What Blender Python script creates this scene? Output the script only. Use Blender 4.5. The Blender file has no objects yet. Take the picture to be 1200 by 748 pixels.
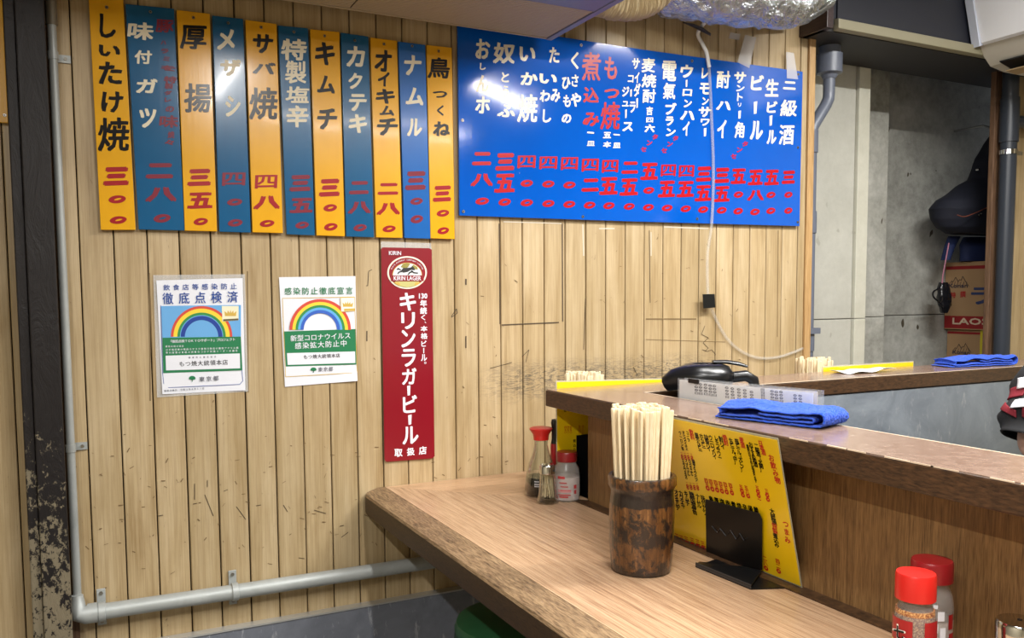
import bpy, math, random
from mathutils import Vector, Matrix, noise

random.seed(7)
COL = bpy.context.scene.collection
SC = bpy.context.scene

# ------------------------------------------------------------------ camera
FPX, CY = 991.644, 418.228
YAW, PIT, ROL = .46508375, -.0721335, -.00670825
CAM = Vector((.0085, -2.31, 1.25))
_cy, _sy, _cp, _sp, _cr, _sr = (math.cos(YAW), math.sin(YAW), math.cos(PIT), math.sin(PIT), math.cos(ROL), math.sin(ROL))
FWD = Vector((_sy * _cp, _cy * _cp, _sp)); R0 = Vector((_cy, -_sy, 0)); U0 = R0.cross(FWD)
RGT = R0 * _cr + U0 * _sr; UPV = U0 * _cr - R0 * _sr
cam = bpy.data.cameras.new('camera'); camo = bpy.data.objects.new('camera', cam); COL.objects.link(camo)
M3 = Matrix((RGT, UPV, -FWD)).transposed()
camo.matrix_world = Matrix.Translation(CAM) @ M3.to_4x4()
cam.sensor_width = 36; cam.lens = FPX / 1200 * 36; cam.shift_y = (CY - 374) / 1200; cam.clip_start = .02
SC.camera = camo
SC.view_settings.view_transform = 'Standard'; SC.view_settings.look = 'None'
SC.view_settings.gamma = 1; SC.view_settings.use_curve_mapping = False
SC.view_settings.exposure = -0.28
SC.cycles.use_denoising = True

# ------------------------------------------------------------------ world and lamps
w = bpy.data.worlds.new('world'); SC.world = w; w.use_nodes = True
w.node_tree.nodes['Background'].inputs[0].default_value = (.8, .88, 1, 1)
w.node_tree.nodes['Background'].inputs[1].default_value = .5

def area(name, loc, rot, sx, sy, power, col=(1, .985, .955)):
    l = bpy.data.lights.new(name, 'AREA'); l.shape = 'RECTANGLE'; l.size = sx; l.size_y = sy; l.energy = power; l.color = col
    o = bpy.data.objects.new(name, l); o.location = loc; o.rotation_euler = rot; COL.objects.link(o); return o
LAMPS = [  # tube centre, direction angle in plan, length, power
    ((1.55, -1.06, 2.17), -.66, 1.0, 26),
    ((.62, -1.85, 2.265), 1.5708, .9, 34),
    ((1.5, -2.5, 2.245), 0.0, 1.2, 42),
    ((2.40, -1.35, 2.56), 0.0, 1.0, 72),  # added lamp, out of view, brightens the concrete recess and wall unit
    ((-.65, -2.5, 2.3), 1.5708, 1.2, 55),  # added fill lamp, out of view, lights partition and menu from the left
]
for c_, a_, L_, p_ in LAMPS:
    area('tube_light', (c_[0], c_[1], c_[2] - .03), (0, 0, a_), L_, .06, p_)

# ------------------------------------------------------------------ helpers
def lin(c):
    return tuple((x / 255 / 12.92 if x / 255 <= .04045 else ((x / 255 + .055) / 1.055) ** 2.4) for x in c) + (1,)

MATS = {}
def mat(name, col, rough=.5, metal=0, spec=.5, **k):
    if name in MATS: return MATS[name]
    m = bpy.data.materials.new(name); m.use_nodes = True; nt = m.node_tree; b = nt.nodes['Principled BSDF']
    b.inputs['Base Color'].default_value = lin(col); b.inputs['Roughness'].default_value = rough
    b.inputs['Metallic'].default_value = metal; b.inputs['Specular IOR Level'].default_value = spec
    if 'trans' in k: b.inputs['Transmission Weight'].default_value = k['trans']; b.inputs['IOR'].default_value = k.get('ior', 1.45)
    if 'alpha' in k: b.inputs['Alpha'].default_value = k['alpha']
    if 'emit' in k: b.inputs['Emission Color'].default_value = lin(k['emit']); b.inputs['Emission Strength'].default_value = k.get('es', 1)
    if 'coat' in k: b.inputs['Coat Weight'].default_value = k['coat']; b.inputs['Coat Roughness'].default_value = k.get('coatr', .05)
    if 'sheen' in k: b.inputs['Sheen Weight'].default_value = k['sheen']
    MATS[name] = m; return m

class NT:
    """tiny node helper"""
    def __init__(s, m): s.nt = m.node_tree; s.b = s.nt.nodes['Principled BSDF']
    def n(s, t, **k):
        x = s.nt.nodes.new(t)
        for a, v in k.items():
            if a.startswith('i_'):
                x.inputs[a[2:].replace('_', ' ')].default_value = v
            else: setattr(x, a, v)
        return x
    def l(s, a, b): s.nt.links.new(a, b)
    def coord(s, scale=(1, 1, 1), kind='Object', rand=False):
        tc = s.n('ShaderNodeTexCoord'); mp = s.n('ShaderNodeMapping'); mp.inputs['Scale'].default_value = scale
        s.l(tc.outputs[kind], mp.inputs['Vector'])
        if rand:
            oi = s.n('ShaderNodeObjectInfo'); cx = s.n('ShaderNodeCombineXYZ'); ml = s.n('ShaderNodeMath', operation='MULTIPLY'); ml.inputs[1].default_value = 37
            s.l(oi.outputs['Random'], ml.inputs[0])
            for i in range(3): s.l(ml.outputs[0], cx.inputs[i])
            s.l(cx.outputs[0], mp.inputs['Location'])
        return mp.outputs[0]
    def noise(s, vec, scale, detail=3, rough=.5, dist=0):
        x = s.n('ShaderNodeTexNoise'); x.inputs['Scale'].default_value = scale; x.inputs['Detail'].default_value = detail
        x.inputs['Roughness'].default_value = rough; x.inputs['Distortion'].default_value = dist
        s.l(vec, x.inputs['Vector']); return x.outputs['Fac']
    def ramp(s, f, pts):
        x = s.n('ShaderNodeValToRGB'); e = x.color_ramp.elements
        while len(e) < len(pts): e.new(.5)
        for i, (p, c) in enumerate(pts):
            e[i].position = p; e[i].color = lin(c) if len(c) == 3 and max(c) > 1 else (c[0], c[0], c[0], 1) if len(c) == 1 else tuple(c) + (1,)
        s.l(f, x.inputs[0]); return x.outputs[0]
    def mix(s, f, a, b, mode='MIX'):
        x = s.n('ShaderNodeMix', data_type='RGBA', blend_type=mode)
        for sock, v in ((x.inputs[0], f), (x.inputs[6], a), (x.inputs[7], b)):
            if hasattr(v, 'links'): s.l(v, sock)
            else: sock.default_value = v if not isinstance(v, tuple) else (lin(v) if len(v) == 3 else v)
        return x.outputs[2]
    def math(s, op, a, b=0):
        x = s.n('ShaderNodeMath', operation=op)
        for i, v in enumerate((a, b)):
            if hasattr(v, 'links'): s.l(v, x.inputs[i])
            else: x.inputs[i].default_value = v
        return x.outputs[0]
    def bump(s, h, strength=.3, dist=.01):
        x = s.n('ShaderNodeBump'); x.inputs['Strength'].default_value = strength; x.inputs['Distance'].default_value = dist
        s.l(h, x.inputs['Height']); s.l(x.outputs[0], s.b.inputs['Normal'])
    def col(s, c): s.l(c, s.b.inputs['Base Color'])
    def rough(s, c): s.l(c, s.b.inputs['Roughness'])

ORG = {}
class MB:
    def __init__(s): s.v = []; s.f = []; s.m = []; s.mi = 0
    def poly(s, pts, idx=None):
        b = len(s.v); s.v += [Vector(p) for p in pts]
        s.f.append(list(range(b, b + len(pts)))); s.m.append(s.mi)
    def box(s, x0, x1, y0, y1, z0, z1):
        b = len(s.v)
        s.v += [Vector((x, y, z)) for z in (z0, z1) for y in (y0, y1) for x in (x0, x1)]
        for q in ((0, 2, 3, 1), (4, 5, 7, 6), (0, 1, 5, 4), (2, 6, 7, 3), (0, 4, 6, 2), (1, 3, 7, 5)):
            s.f.append([b + i for i in q]); s.m.append(s.mi)
    def obox(s, c, ax, ay, az, hx, hy, hz):
        b = len(s.v); c = Vector(c)
        s.v += [c + ax * (hx * i) + ay * (hy * j) + az * (hz * k) for k in (-1, 1) for j in (-1, 1) for i in (-1, 1)]
        for q in ((0, 2, 3, 1), (4, 5, 7, 6), (0, 1, 5, 4), (2, 6, 7, 3), (0, 4, 6, 2), (1, 3, 7, 5)):
            s.f.append([b + i for i in q]); s.m.append(s.mi)
    def prism(s, pts, vec):
        """closed outline pts (3-D) swept by vec"""
        n = len(pts); b = len(s.v); vec = Vector(vec)
        s.v += [Vector(p) for p in pts] + [Vector(p) + vec for p in pts]
        s.f.append([b + i for i in range(n)][::-1]); s.f.append([b + n + i for i in range(n)])
        s.m += [s.mi] * 2
        for i in range(n):
            j = (i + 1) % n; s.f.append([b + i, b + j, b + n + j, b + n + i]); s.m.append(s.mi)
    def lathe(s, prof, c=(0, 0, 0), seg=32, sx=1, sy=1, rot=0, fn=None):
        b = len(s.v); c = Vector(c); n = len(prof)
        for r, z in prof:
            for k in range(seg):
                a = 2 * math.pi * k / seg; rr = r if fn is None else fn(r, z, a)
                x, y = rr * sx * math.cos(a), rr * sy * math.sin(a)
                s.v.append(c + Vector((x * math.cos(rot) - y * math.sin(rot), x * math.sin(rot) + y * math.cos(rot), z)))
        for i in range(n - 1):
            for k in range(seg):
                k2 = (k + 1) % seg
                s.f.append([b + i * seg + k, b + i * seg + k2, b + (i + 1) * seg + k2, b + (i + 1) * seg + k]); s.m.append(s.mi)
        if prof[0][0] > 1e-6: s.f.append([b + k for k in range(seg)][::-1]); s.m.append(s.mi)
        if prof[-1][0] > 1e-6: s.f.append([b + (n - 1) * seg + k for k in range(seg)]); s.m.append(s.mi)
    def tube(s, path, rad, seg=12, cap=True, fn=None, sy=1):
        path = [Vector(p) for p in path]; n = len(path); b = len(s.v)
        rads = rad if isinstance(rad, (list, tuple)) else [rad] * n
        up = None
        for i, p in enumerate(path):
            t = (path[min(i + 1, n - 1)] - path[max(i - 1, 0)]).normalized()
            if up is None:
                up = Vector((0, 0, 1)) if abs(t.z) < .9 else Vector((0, 1, 0))
            a = t.cross(up).normalized(); up = a.cross(t).normalized()
            for k in range(seg):
                q = 2 * math.pi * k / seg; r = rads[i] * (fn(i, k) if fn else 1)
                s.v.append(p + a * (math.cos(q) * r) + up * (math.sin(q) * r * sy))
        for i in range(n - 1):
            for k in range(seg):
                k2 = (k + 1) % seg
                s.f.append([b + i * seg + k, b + i * seg + k2, b + (i + 1) * seg + k2, b + (i + 1) * seg + k]); s.m.append(s.mi)
        if cap:
            s.f.append([b + k for k in range(seg)][::-1]); s.f.append([b + (n - 1) * seg + k for k in range(seg)]); s.m += [s.mi] * 2
    def grid(s, fn, nu, nv):
        b = len(s.v)
        for j in range(nv + 1):
            for i in range(nu + 1): s.v.append(Vector(fn(i / nu, j / nv)))
        for j in range(nv):
            for i in range(nu):
                a = b + j * (nu + 1) + i; s.f.append([a, a + 1, a + nu + 2, a + nu + 1]); s.m.append(s.mi)
    def build(s, name, mats, parent=None, smooth=False, bevel=0, kind=None, label=None, sub=0, solid=0, angle=40):
        if not isinstance(mats, (list, tuple)): mats = [mats]
        o0 = ORG[parent.name] if parent else Vector((0, 0, 0))
        if parent is None and s.v:
            xs = [p.x for p in s.v]; ys = [p.y for p in s.v]; zs = [p.z for p in s.v]
            o0 = Vector(((min(xs) + max(xs)) / 2, (min(ys) + max(ys)) / 2, min(zs)))
        me = bpy.data.meshes.new(name); me.from_pydata([p - o0 for p in s.v], [], s.f)
        for m in mats: me.materials.append(m)
        if len(mats) > 1: me.polygons.foreach_set('material_index', s.m)
        me.validate(); 
        if smooth:
            me.polygons.foreach_set('use_smooth', [True] * len(me.polygons))
            try: me.set_sharp_from_angle(angle=math.radians(angle))
            except Exception: pass
        o = bpy.data.objects.new(name, me); COL.objects.link(o)
        if parent: o.parent = parent
        else: o.location = o0
        ORG[o.name] = o0.copy()
        if bevel:
            bm = o.modifiers.new('bevel', 'BEVEL'); bm.width = bevel; bm.segments = 2; bm.limit_method = 'ANGLE'; bm.angle_limit = math.radians(50)
        if solid:
            sm = o.modifiers.new('solid', 'SOLIDIFY'); sm.thickness = solid; sm.offset = 0
        if sub:
            ss = o.modifiers.new('sub', 'SUBSURF'); ss.levels = sub; ss.render_levels = sub
        if kind: o['kind'] = kind
        if label: o['label'] = label
        return o

def tag(o, label, cat, group=None):
    o['label'] = label; o['category'] = cat
    if group: o['group'] = group
    return o
def thing(name, label, cat, loc, group=None):
    o = bpy.data.objects.new(name, None); o.empty_display_size = .02; o.location = loc; COL.objects.link(o)
    ORG[o.name] = Vector(loc); tag(o, label, cat, group); return o
def struct(name):
    o = bpy.data.objects.new(name, None); o.empty_display_size = .02; COL.objects.link(o); ORG[o.name] = Vector((0, 0, 0)); o['kind'] = 'structure'; return o
def copy_tree(o, parent=None):
    c = o.copy(); COL.objects.link(c)
    if parent: c.parent = parent
    for ch in list(o.children): copy_tree(ch, c)
    return c

def ray(u, v): return RGT * ((u - 600) / FPX) - UPV * ((v - CY) / FPX) + FWD
class Plane:
    """a real flat surface: origin, right axis, up axis; hit() gives the point a measured sight line meets on it"""
    def __init__(s, o, ex, ey): s.o = Vector(o); s.ex = Vector(ex).normalized(); s.ey = Vector(ey).normalized(); s.n = s.ex.cross(s.ey)
    def hit(s, u, v):
        d = ray(u, v); t = (s.o - CAM).dot(s.n) / d.dot(s.n); p = CAM + d * t - s.o
        return p.dot(s.ex), p.dot(s.ey)
    def P(s, a, b, off=0): return s.o + s.ex * a + s.ey * b + s.n * off
    def pt(s, u, v, off=0): return s.P(*s.hit(u, v), off)
def wall(y): return Plane((0, y, 0), (1, 0, 0), (0, 0, 1))
def onz(u, v, z):
    d = ray(u, v); return CAM + d * ((z - CAM.z) / d.z)
# ------------------------------------------------------------------ materials
def m_plank():
    m = mat('pine_plank', (190, 165, 120), .42); t = NT(m)
    g = t.coord((9, 9, .9), rand=True); f = t.coord((160, 160, 3), rand=True); o = t.coord((1, 1, 1), 'Object')
    n1 = t.noise(g, 2.2, 4, .6, .6); n2 = t.noise(f, 1.6, 4, .7)
    c = t.ramp(n1, [(.3, (160, 134, 94)), (.5, (187, 163, 124)), (.7, (204, 182, 146))])
    c = t.mix(.27, c, t.ramp(n2, [(.36, (140, 112, 72)), (.6, (208, 187, 148))]), 'MIX')
    oi = t.n('ShaderNodeObjectInfo'); tone = t.ramp(oi.outputs['Random'], [(0, (.86, .86, .84)), (1, (1.0, 1.0, 1.0))])
    c = t.mix(1.0, c, tone, 'MULTIPLY')
    # blotchy yellowing and grime, and short dark scratches
    b = t.noise(o, 3.0, 5, .65); c = t.mix(t.math('MULTIPLY', t.ramp(b, [(.45, (0,)), (.75, (1,))]), .35), c, (150, 126, 84))
    sc = t.coord((38, 38, 13)); s = t.noise(sc, 1.0, 6, .75, 2.5); c = t.mix(t.ramp(s, [(.655, (0,)), (.70, (.7,))]), c, (92, 72, 48))
    # scuffed grey band where coats and chairs rub, about one metre up
    sp = t.n('ShaderNodeSeparateXYZ'); tc = t.n('ShaderNodeNewGeometry'); t.l(tc.outputs['Position'], sp.inputs[0])
    z = sp.outputs['Z']; band = t.ramp(t.math('ABSOLUTE', t.math('SUBTRACT', z, .985)), [(.02, (1,)), (.075, (0,))])
    xs = t.ramp(t.math('MULTIPLY', sp.outputs['X'], .2), [(.205, (0,)), (.24, (1,)), (.36, (1,)), (.42, (0,))])
    scv = t.n('ShaderNodeMapping'); scv.inputs['Scale'].default_value = (14, 14, 60); t.l(tc.outputs['Position'], scv.inputs[0])
    k = t.noise(scv.outputs[0], 1.3, 6, .8, 3)
    msk = t.math('MULTIPLY', t.math('MULTIPLY', band, xs), t.ramp(k, [(.46, (0,)), (.58, (.9,))]))
    c = t.mix(msk, c, (88, 82, 74))
    t.col(c); t.rough(t.ramp(n1, [(.3, (.36,)), (.7, (.52,))])); t.bump(n2, .12, .002)
    return m
def m_wood(name, c0, c1, c2, sc, rough=.4, axis_scale=(60, 2, 60), dist=.4, b=.15, coat=0):
    m = mat(name, c1, rough, coat=coat) if coat else mat(name, c1, rough); t = NT(m)
    v = t.coord(axis_scale); v2 = t.coord(tuple(a * 4 for a in axis_scale)); n = t.noise(v, sc, 5, .65, dist); n2 = t.noise(v2, sc, 3, .6)
    big = t.noise(t.coord((3, 3, 3)), 1.5, 3)
    c = t.ramp(n, [(.3, c0), (.5, c1), (.72, c2)]); c = t.mix(.45, c, t.ramp(n2, [(.35, c0), (.6, c2)])); c = t.mix(t.math('MULTIPLY', big, .25), c, c0)
    t.col(c); t.bump(n2, b, .002); return m
PLANK = m_plank()
BACKING = mat('dark_backing', (48, 32, 20), .9)
TOP_Y = m_wood('laminate_grain_along_counter', (128, 92, 64), (190, 154, 120), (212, 180, 146), 1.0, .3, (150, 3, 150))
TOP_X = m_wood('laminate_grain_along_wall', (158, 122, 90), (198, 160, 124), (216, 182, 146), 1.0, .3, (4, 150, 150))
EDGE = m_wood('edge_wood', (64, 46, 30), (132, 104, 74), (174, 146, 110), 1.1, .5, (70, 9, 120), .9, .5)
FACE = m_wood('edge_face', (52, 36, 20), (70, 50, 28), (84, 60, 36), 1.0, .55, (90, 20, 90), .4, .2)
PANEL = m_wood('panel_wood', (70, 46, 24), (126, 92, 54), (156, 120, 76), 1.0, .42, (200, 200, 8), .3, .2)
LEDGE = m_wood('ledge_wood', (118, 94, 80), (134, 110, 96), (148, 126, 112), 1.0, .2, (14, 14, 14), 2.0, .08)
LEDGE_F = m_wood('ledge_front_wood', (34, 22, 13), (62, 42, 26), (92, 64, 40), 1.2, .45, (14, 14, 60), 2.0, .3)
WORN = mat('worn_edge', (205, 185, 160), .6)
TRIMW = m_wood('trim_wood', (150, 112, 66), (186, 148, 98), (204, 170, 122), 1.0, .45, (60, 60, 3))
POSTW = m_wood('post_wood', (70, 48, 32), (104, 76, 54), (128, 98, 74), 1.0, .6, (60, 60, 4))
BEAM = m_wood('beam_wood', (34, 22, 22), (52, 34, 32), (66, 46, 42), 1.0, .35, (40, 4, 40))

def m_concrete(name='concrete', tint=None):
    m = mat(name, (150, 148, 138), .75); t = NT(m); v = t.coord((1, 1, 1), 'Object')
    a = t.noise(v, 2.2, 8, .65, .5); b = t.noise(v, 30, 4, .7)
    c = t.ramp(a, [(.34, (122, 122, 114)), (.5, (164, 164, 156)), (.66, (198, 198, 190))]); c = t.mix(.3, c, t.ramp(b, [(.35, (128, 128, 122)), (.7, (206, 206, 200))]))
    pv = t.coord((5, 5, 3)); p = t.noise(pv, 3.2, 2, .4); c = t.mix(t.ramp(p, [(.715, (0,)), (.73, (1,))]), c, (74, 66, 52))
    if tint: c = t.mix(.65, c, tint)
    t.col(c); t.bump(b, .25, .004); return m
CONC = m_concrete(); CONCL = m_concrete('pale_concrete', (196, 195, 184)); CONCS = m_concrete('cream_concrete', (216, 214, 196))
def m_steel(name, c0, c1, rough, metal):
    m = mat(name, c0, rough, metal); t = NT(m); v = t.coord((3, 3, 3)); a = t.noise(v, 2.0, 6, .7, .8); s = t.noise(t.coord((30, 30, 8)), 2, 4, .7)
    c = t.ramp(a, [(.3, c0), (.7, c1)]); c = t.mix(t.ramp(s, [(.6, (0,)), (.7, (.6,))]), c, (170, 172, 176)); t.col(c)
    t.rough(t.ramp(a, [(.3, (rough,)), (.7, (rough + .2,))])); return m
STEEL = m_steel('dull_steel', (112, 120, 130), (146, 154, 162), .38, .35)
KICK = m_steel('kick_steel', (96, 100, 110), (122, 126, 136), .55, .0)
GALV = m_steel('galvanised', (160, 164, 162), (182, 186, 184), .4, .25)
PVC = mat('grey_pvc', (98, 104, 118), .35)
PVCD = mat('dark_pvc', (46, 52, 62), .35)
CHROME = mat('chrome', (205, 205, 205), .12, 1)
SCREW = mat('screw_metal', (150, 145, 135), .3, .9)
def m_post():
    m = mat('black_chipped_paint', (26, 22, 22), .5, spec=.3); t = NT(m); v = t.coord((1, 1, .7))
    a = t.noise(v, 75, 7, .78, .3); big = t.noise(v, 14, 4, .7)
    sp = t.n('ShaderNodeSeparateXYZ'); g = t.n('ShaderNodeNewGeometry'); t.l(g.outputs['Position'], sp.inputs[0])
    hz = t.ramp(t.math('MULTIPLY', sp.outputs['Z'], .5), [(.2, (.225,)), (.42, (.165,)), (.6, (.05,)), (.8, (0,))])
    f = t.math('ADD', t.math('ADD', t.math('MULTIPLY', a, .6), t.math('MULTIPLY', big, .4)), hz)
    c = t.mix(t.ramp(f, [(.69, (0,)), (.71, (1,))]), (28, 24, 24), (122, 112, 92)); c = t.mix(t.ramp(a, [(.6, (0,)), (.75, (.3,))]), c, (60, 48, 40))
    t.col(c); bb = t.noise(t.coord((1, 1, .35)), 22, 5, .7, 1.5); t.bump(bb, .6, .006); return m
POST = m_post()
def m_paint(name, col, dark, rough=.22):
    m = mat(name, col, rough, coat=.13, coatr=.07, spec=.4); t = NT(m); a = t.noise(t.coord((1, 1, .6)), 6, 5, .6); s = t.noise(t.coord((30, 30, 6)), 3, 4, .7)
    c = t.mix(t.ramp(a, [(.4, (0,)), (.8, (.5,))]), col, dark); c = t.mix(t.ramp(s, [(.76, (0,)), (.8, (.5,))]), c, (225, 215, 190)); t.col(c)
    t.bump(t.noise(t.coord((40, 40, 3)), 2, 3, .6), .06, .002); return m
YEL = m_paint('yellow_paint', (228, 168, 22), (206, 144, 12))
BLU = m_paint('teal_blue_paint', (6, 88, 134), (4, 72, 116))
BLU2 = m_paint('mid_blue_paint', (26, 98, 176), (18, 84, 158))
SIGNB = m_paint('sign_blue_enamel', (4, 86, 188), (2, 76, 172), .1)
INK = mat('black_paint', (18, 15, 15), .22, spec=.3)
CREAM = mat('cream_paint', (226, 216, 190), .4)
WHT = mat('white_paint', (240, 240, 238), .4)
REDP = mat('red_paint', (156, 24, 30), .3, spec=.3)
REDD = mat('faded_red_paint', (124, 34, 52), .35, spec=.3)
MYEL = mat('menu_yellow', (236, 198, 16), .3, coat=.6, coatr=.12)
PRED = mat('print_red', (190, 34, 22), .4)
BLACK = mat('black_plastic', (18, 18, 20), .28)
BLACKM = mat('black_metal', (20, 20, 21), .4, .3)
def m_towel():
    m = mat('blue_microfibre', (28, 80, 210), .95, sheen=.15); t = NT(m); v = t.coord((1, 1, 1)); a = t.noise(v, 420, 3, .7); b = t.noise(v, 60, 3, .6)
    t.col(t.mix(a, (12, 52, 176), (40, 104, 236))); t.bump(t.math('ADD', a, b), .9, .004); return m
TOWEL = m_towel()
CHOP = m_wood('chopstick_wood', (214, 190, 148), (232, 214, 178), (242, 228, 198), 1.0, .5, (200, 200, 12), .2, .1)
def m_bamboo():
    m = mat('scorched_bamboo', (120, 70, 34), .3, coat=.35); t = NT(m)
    v = t.coord((1, 1, 1)); g = t.coord((60, 60, 6)); a = t.noise(g, 2.0, 4, .6); p = t.noise(t.coord((1, 1, .8)), 60, 6, .74, .5)
    c = t.ramp(a, [(.3, (62, 38, 20)), (.55, (102, 66, 34)), (.75, (138, 96, 54))])
    sp = t.n('ShaderNodeSeparateXYZ'); tc = t.n('ShaderNodeTexCoord'); t.l(tc.outputs['Object'], sp.inputs[0]); z = sp.outputs['Z']
    bands = t.n('ShaderNodeFloatCurve'); cv = bands.mapping.curves[0]
    cv.points[0].location = (0, .22); cv.points[1].location = (1, .22)
    for x, y in ((.12, .09), (.3, .06), (.38, .16), (.48, .14), (.62, .02), (.7, .05), (.74, .42), (.86, .38), (.89, .08), (.96, .03)): cv.points.new(x, y)
    bands.mapping.update(); t.l(t.math('DIVIDE', z, .192), bands.inputs['Value'])
    f = t.math('ADD', p, bands.outputs[0]); c = t.mix(t.ramp(f, [(.53, (0,)), (.64, (.95,))]), c, (34, 27, 25)); t.col(c); t.bump(t.math('ADD', p, a), .35, .003); return m
BAMB = m_bamboo()
def m_glass():
    m = mat('clear_glass', (255, 255, 255)); nt = m.node_tree; out = nt.nodes['Material Output']
    tr = nt.nodes.new('ShaderNodeBsdfTransparent'); tr.inputs[0].default_value = (.93, .95, .94, 1); gl = nt.nodes.new('ShaderNodeBsdfGlossy'); gl.inputs['Roughness'].default_value = .04
    lw = nt.nodes.new('ShaderNodeLayerWeight'); lw.inputs[0].default_value = .28; mx = nt.nodes.new('ShaderNodeMixShader')
    nt.links.new(lw.outputs['Facing'], mx.inputs[0]); nt.links.new(tr.outputs[0], mx.inputs[1]); nt.links.new(gl.outputs[0], mx.inputs[2]); nt.links.new(mx.outputs[0], out.inputs['Surface'])
    return m
GLASS = m_glass()
SOYQ = mat('soy_sauce', (12, 6, 4), .08)
REDC = mat('red_cap', (196, 34, 28), .32)
REDC2 = mat('dark_red_cap', (128, 18, 24), .32)
CARD = mat('cardboard', (172, 138, 100), .75)
FOILM = mat('aluminium_foil', (190, 196, 202), .22, 1)
ACW = mat('white_plastic', (246, 247, 250), .4)
ACG = mat('beige_plastic', (176, 164, 140), .5)
CLEARP = mat('clear_plastic', (235, 238, 240), .12, alpha=.28)
TAPE = mat('clear_tape', (236, 236, 240), .3, alpha=.36)
SKIN = mat('skin', (214, 164, 138), .5)
NAVY = mat('navy_cloth', (14, 18, 34), .8)
NAVY2 = mat('blue_cloth', (18, 34, 78), .75)
CLOTHB = mat('black_cloth', (20, 20, 22), .85)

# ------------------------------------------------------------------ room shell
f = MB(); f.box(-1.6, 4.4, -4.6, .75, -.05, 0); o = f.build('floor', mat('floor_grey', (96, 94, 92), .5)); o['kind'] = 'structure'
f = MB(); f.box(-1.6, 4.4, -4.6, .75, 2.62, 2.68); o = f.build('ceiling', mat('ceiling_off_white', (150, 148, 140), .8)); o['kind'] = 'structure'
PITCH = .0754146
X0 = -.0005
wb = struct('wall_back')
b = MB(); b.box(-1.6, 2.385, .0135, .06, 0, 2.62); b.build('backing_board', BACKING, wb)
b = MB(); b.box(3.50, 4.4, .0135, .06, 0, 2.62); b.build('backing_board', BACKING, wb)
def plank(x0, x1, parent=wb, z0=.30, z1=2.62):
    g = .0013 + random.random() * .0007; d = random.uniform(-.0006, .0006); m = MB(); ch = .0018; y0 = d
    pr = [(x0 + g, .0135), (x0 + g, y0 + ch), (x0 + g + ch, y0), (x1 - g - ch, y0), (x1 - g, y0 + ch), (x1 - g, .0135)]
    m.prism([(x, y, z0) for x, y in pr], (0, 0, z1 - z0)); return m.build('plank', PLANK, parent)
for k in range(-6, 31): plank(X0 + (k) * PITCH, X0 + (k + 1) * PITCH)
plank(X0 + 31 * PITCH, 2.372)
for x0 in (3.51, 3.5855, 3.661, 3.7365, 3.812): plank(x0, x0 + .0754)
b = MB(); b.box(2.372, 2.402, -.008, .010, .3, 2.2); o = b.build('trim_1', TRIMW, bevel=.002); o['kind'] = 'structure'
b = MB(); b.box(-.052, -.036, -.014, 0, 0, 2.62); o = b.build('trim_2', POSTW); o['kind'] = 'structure'
# concrete at the back of the opening: pilaster, step, main face with formwork joints
wc = struct('wall_concrete')
def cpan(x0, x1, y, z0, z1, n='concrete_panel', m_=None):
    m = MB(); m.box(x0, x1, y, .75, z0, z1); return m.build(n, m_ or CONC, wc, bevel=.003)
for z0, z1 in ((0, 1.143), (1.146, 2.62)):
    cpan(2.30, 2.845, .20, z0, z1, m_=CONCL); cpan(2.848, 2.912, .185, z0, z1, 'pilaster_edge', CONCS)
    cpan(2.914, 3.20, .33, z0, z1); cpan(3.203, 4.4, .45, z0, z1)
m = MB()
for x, z, w_, h_ in ((3.0, 1.29, .006, .02), (3.03, 1.26, .005, .035), (3.05, 1.31, .008, .012), (3.01, 1.2, .004, .02), (3.06, 1.235, .006, .012)):
    m.box(x, x + w_, .325, .332, z, z + h_)
m.build('chip_marks', mat('dark_hole', (40, 36, 32), .9), wc, kind='stuff')
b = MB(); b.box(3.74, 4.4, .02, .45, 0, .80); o = b.build('trim_3', CONC); o['kind'] = 'structure'
b = MB(); b.box(-1.66, -1.6, -4.6, .75, 0, 2.62); o = b.build('wall_left', mat('wall_cream', (190, 178, 150), .8)); o['kind'] = 'structure'
b = MB(); b.box(3.86, 3.92, -4.6, .0, 0, 2.62); o = b.build('wall_right', mat('wall_cream', (190, 178, 150), .8)); o['kind'] = 'structure'
b = MB(); b.box(-1.6, 4.4, -4.66, -4.6, 0, 2.62); o = b.build('wall_front', mat('wall_cream', (190, 178, 150), .8)); o['kind'] = 'structure'
# steel kick panel along the bottom of the plank wall
b = MB(); b.box(-.045, 2.3, -.028, -.004, 0, .372); o = b.build('baseboard_back', KICK, bevel=.002); o['kind'] = 'structure'
b = MB(); b.box(-.045, 2.3, -.031, .0, .372, .3765); o = b.build('trim_4', mat('pale_lip', (196, 196, 192), .3, .5)); o['kind'] = 'structure'

# old tape residue and rubbed marks on the planks
W0 = wall(-.0012)
RES = mat('tape_residue', (128, 106, 72), .6, alpha=.75)
RESD = mat('tape_residue_dark', (74, 60, 42), .6)
RESL = mat('tape_residue_pale', (226, 216, 196), .5, alpha=.7)
def mark(pts, wpx, m_, name='tape_mark'):
    m = MB()
    for (u0, v0), (u1, v1) in zip(pts, pts[1:]):
        a = W0.pt(u0, v0); c = W0.pt(u1, v1); d = (c - a).normalized(); n = Vector((-d.z, 0, d.x)) * (wpx * .0011)
        m.poly([a - n, c - n, c + n, a + n])
    return m.build(name, m_, wb)
mark([(585, 262), (586, 380)], 1.4, RESD); mark([(588, 381), (655, 378)], 1.6, RESD); mark([(659, 262), (659.5, 377)], 1.6, RESD)
mark([(686, 350), (684, 410)], 1.0, RESD); mark([(761, 270), (762, 355)], 1.0, RESD); mark([(757, 374), (816, 374)], 2.2, RES)
mark([(912, 270), (911, 395)], 1.6, RES); mark([(590, 260), (658, 262)], 1.5, RESL); mark([(683, 263), (684, 300)], 2.4, RESL)
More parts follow.
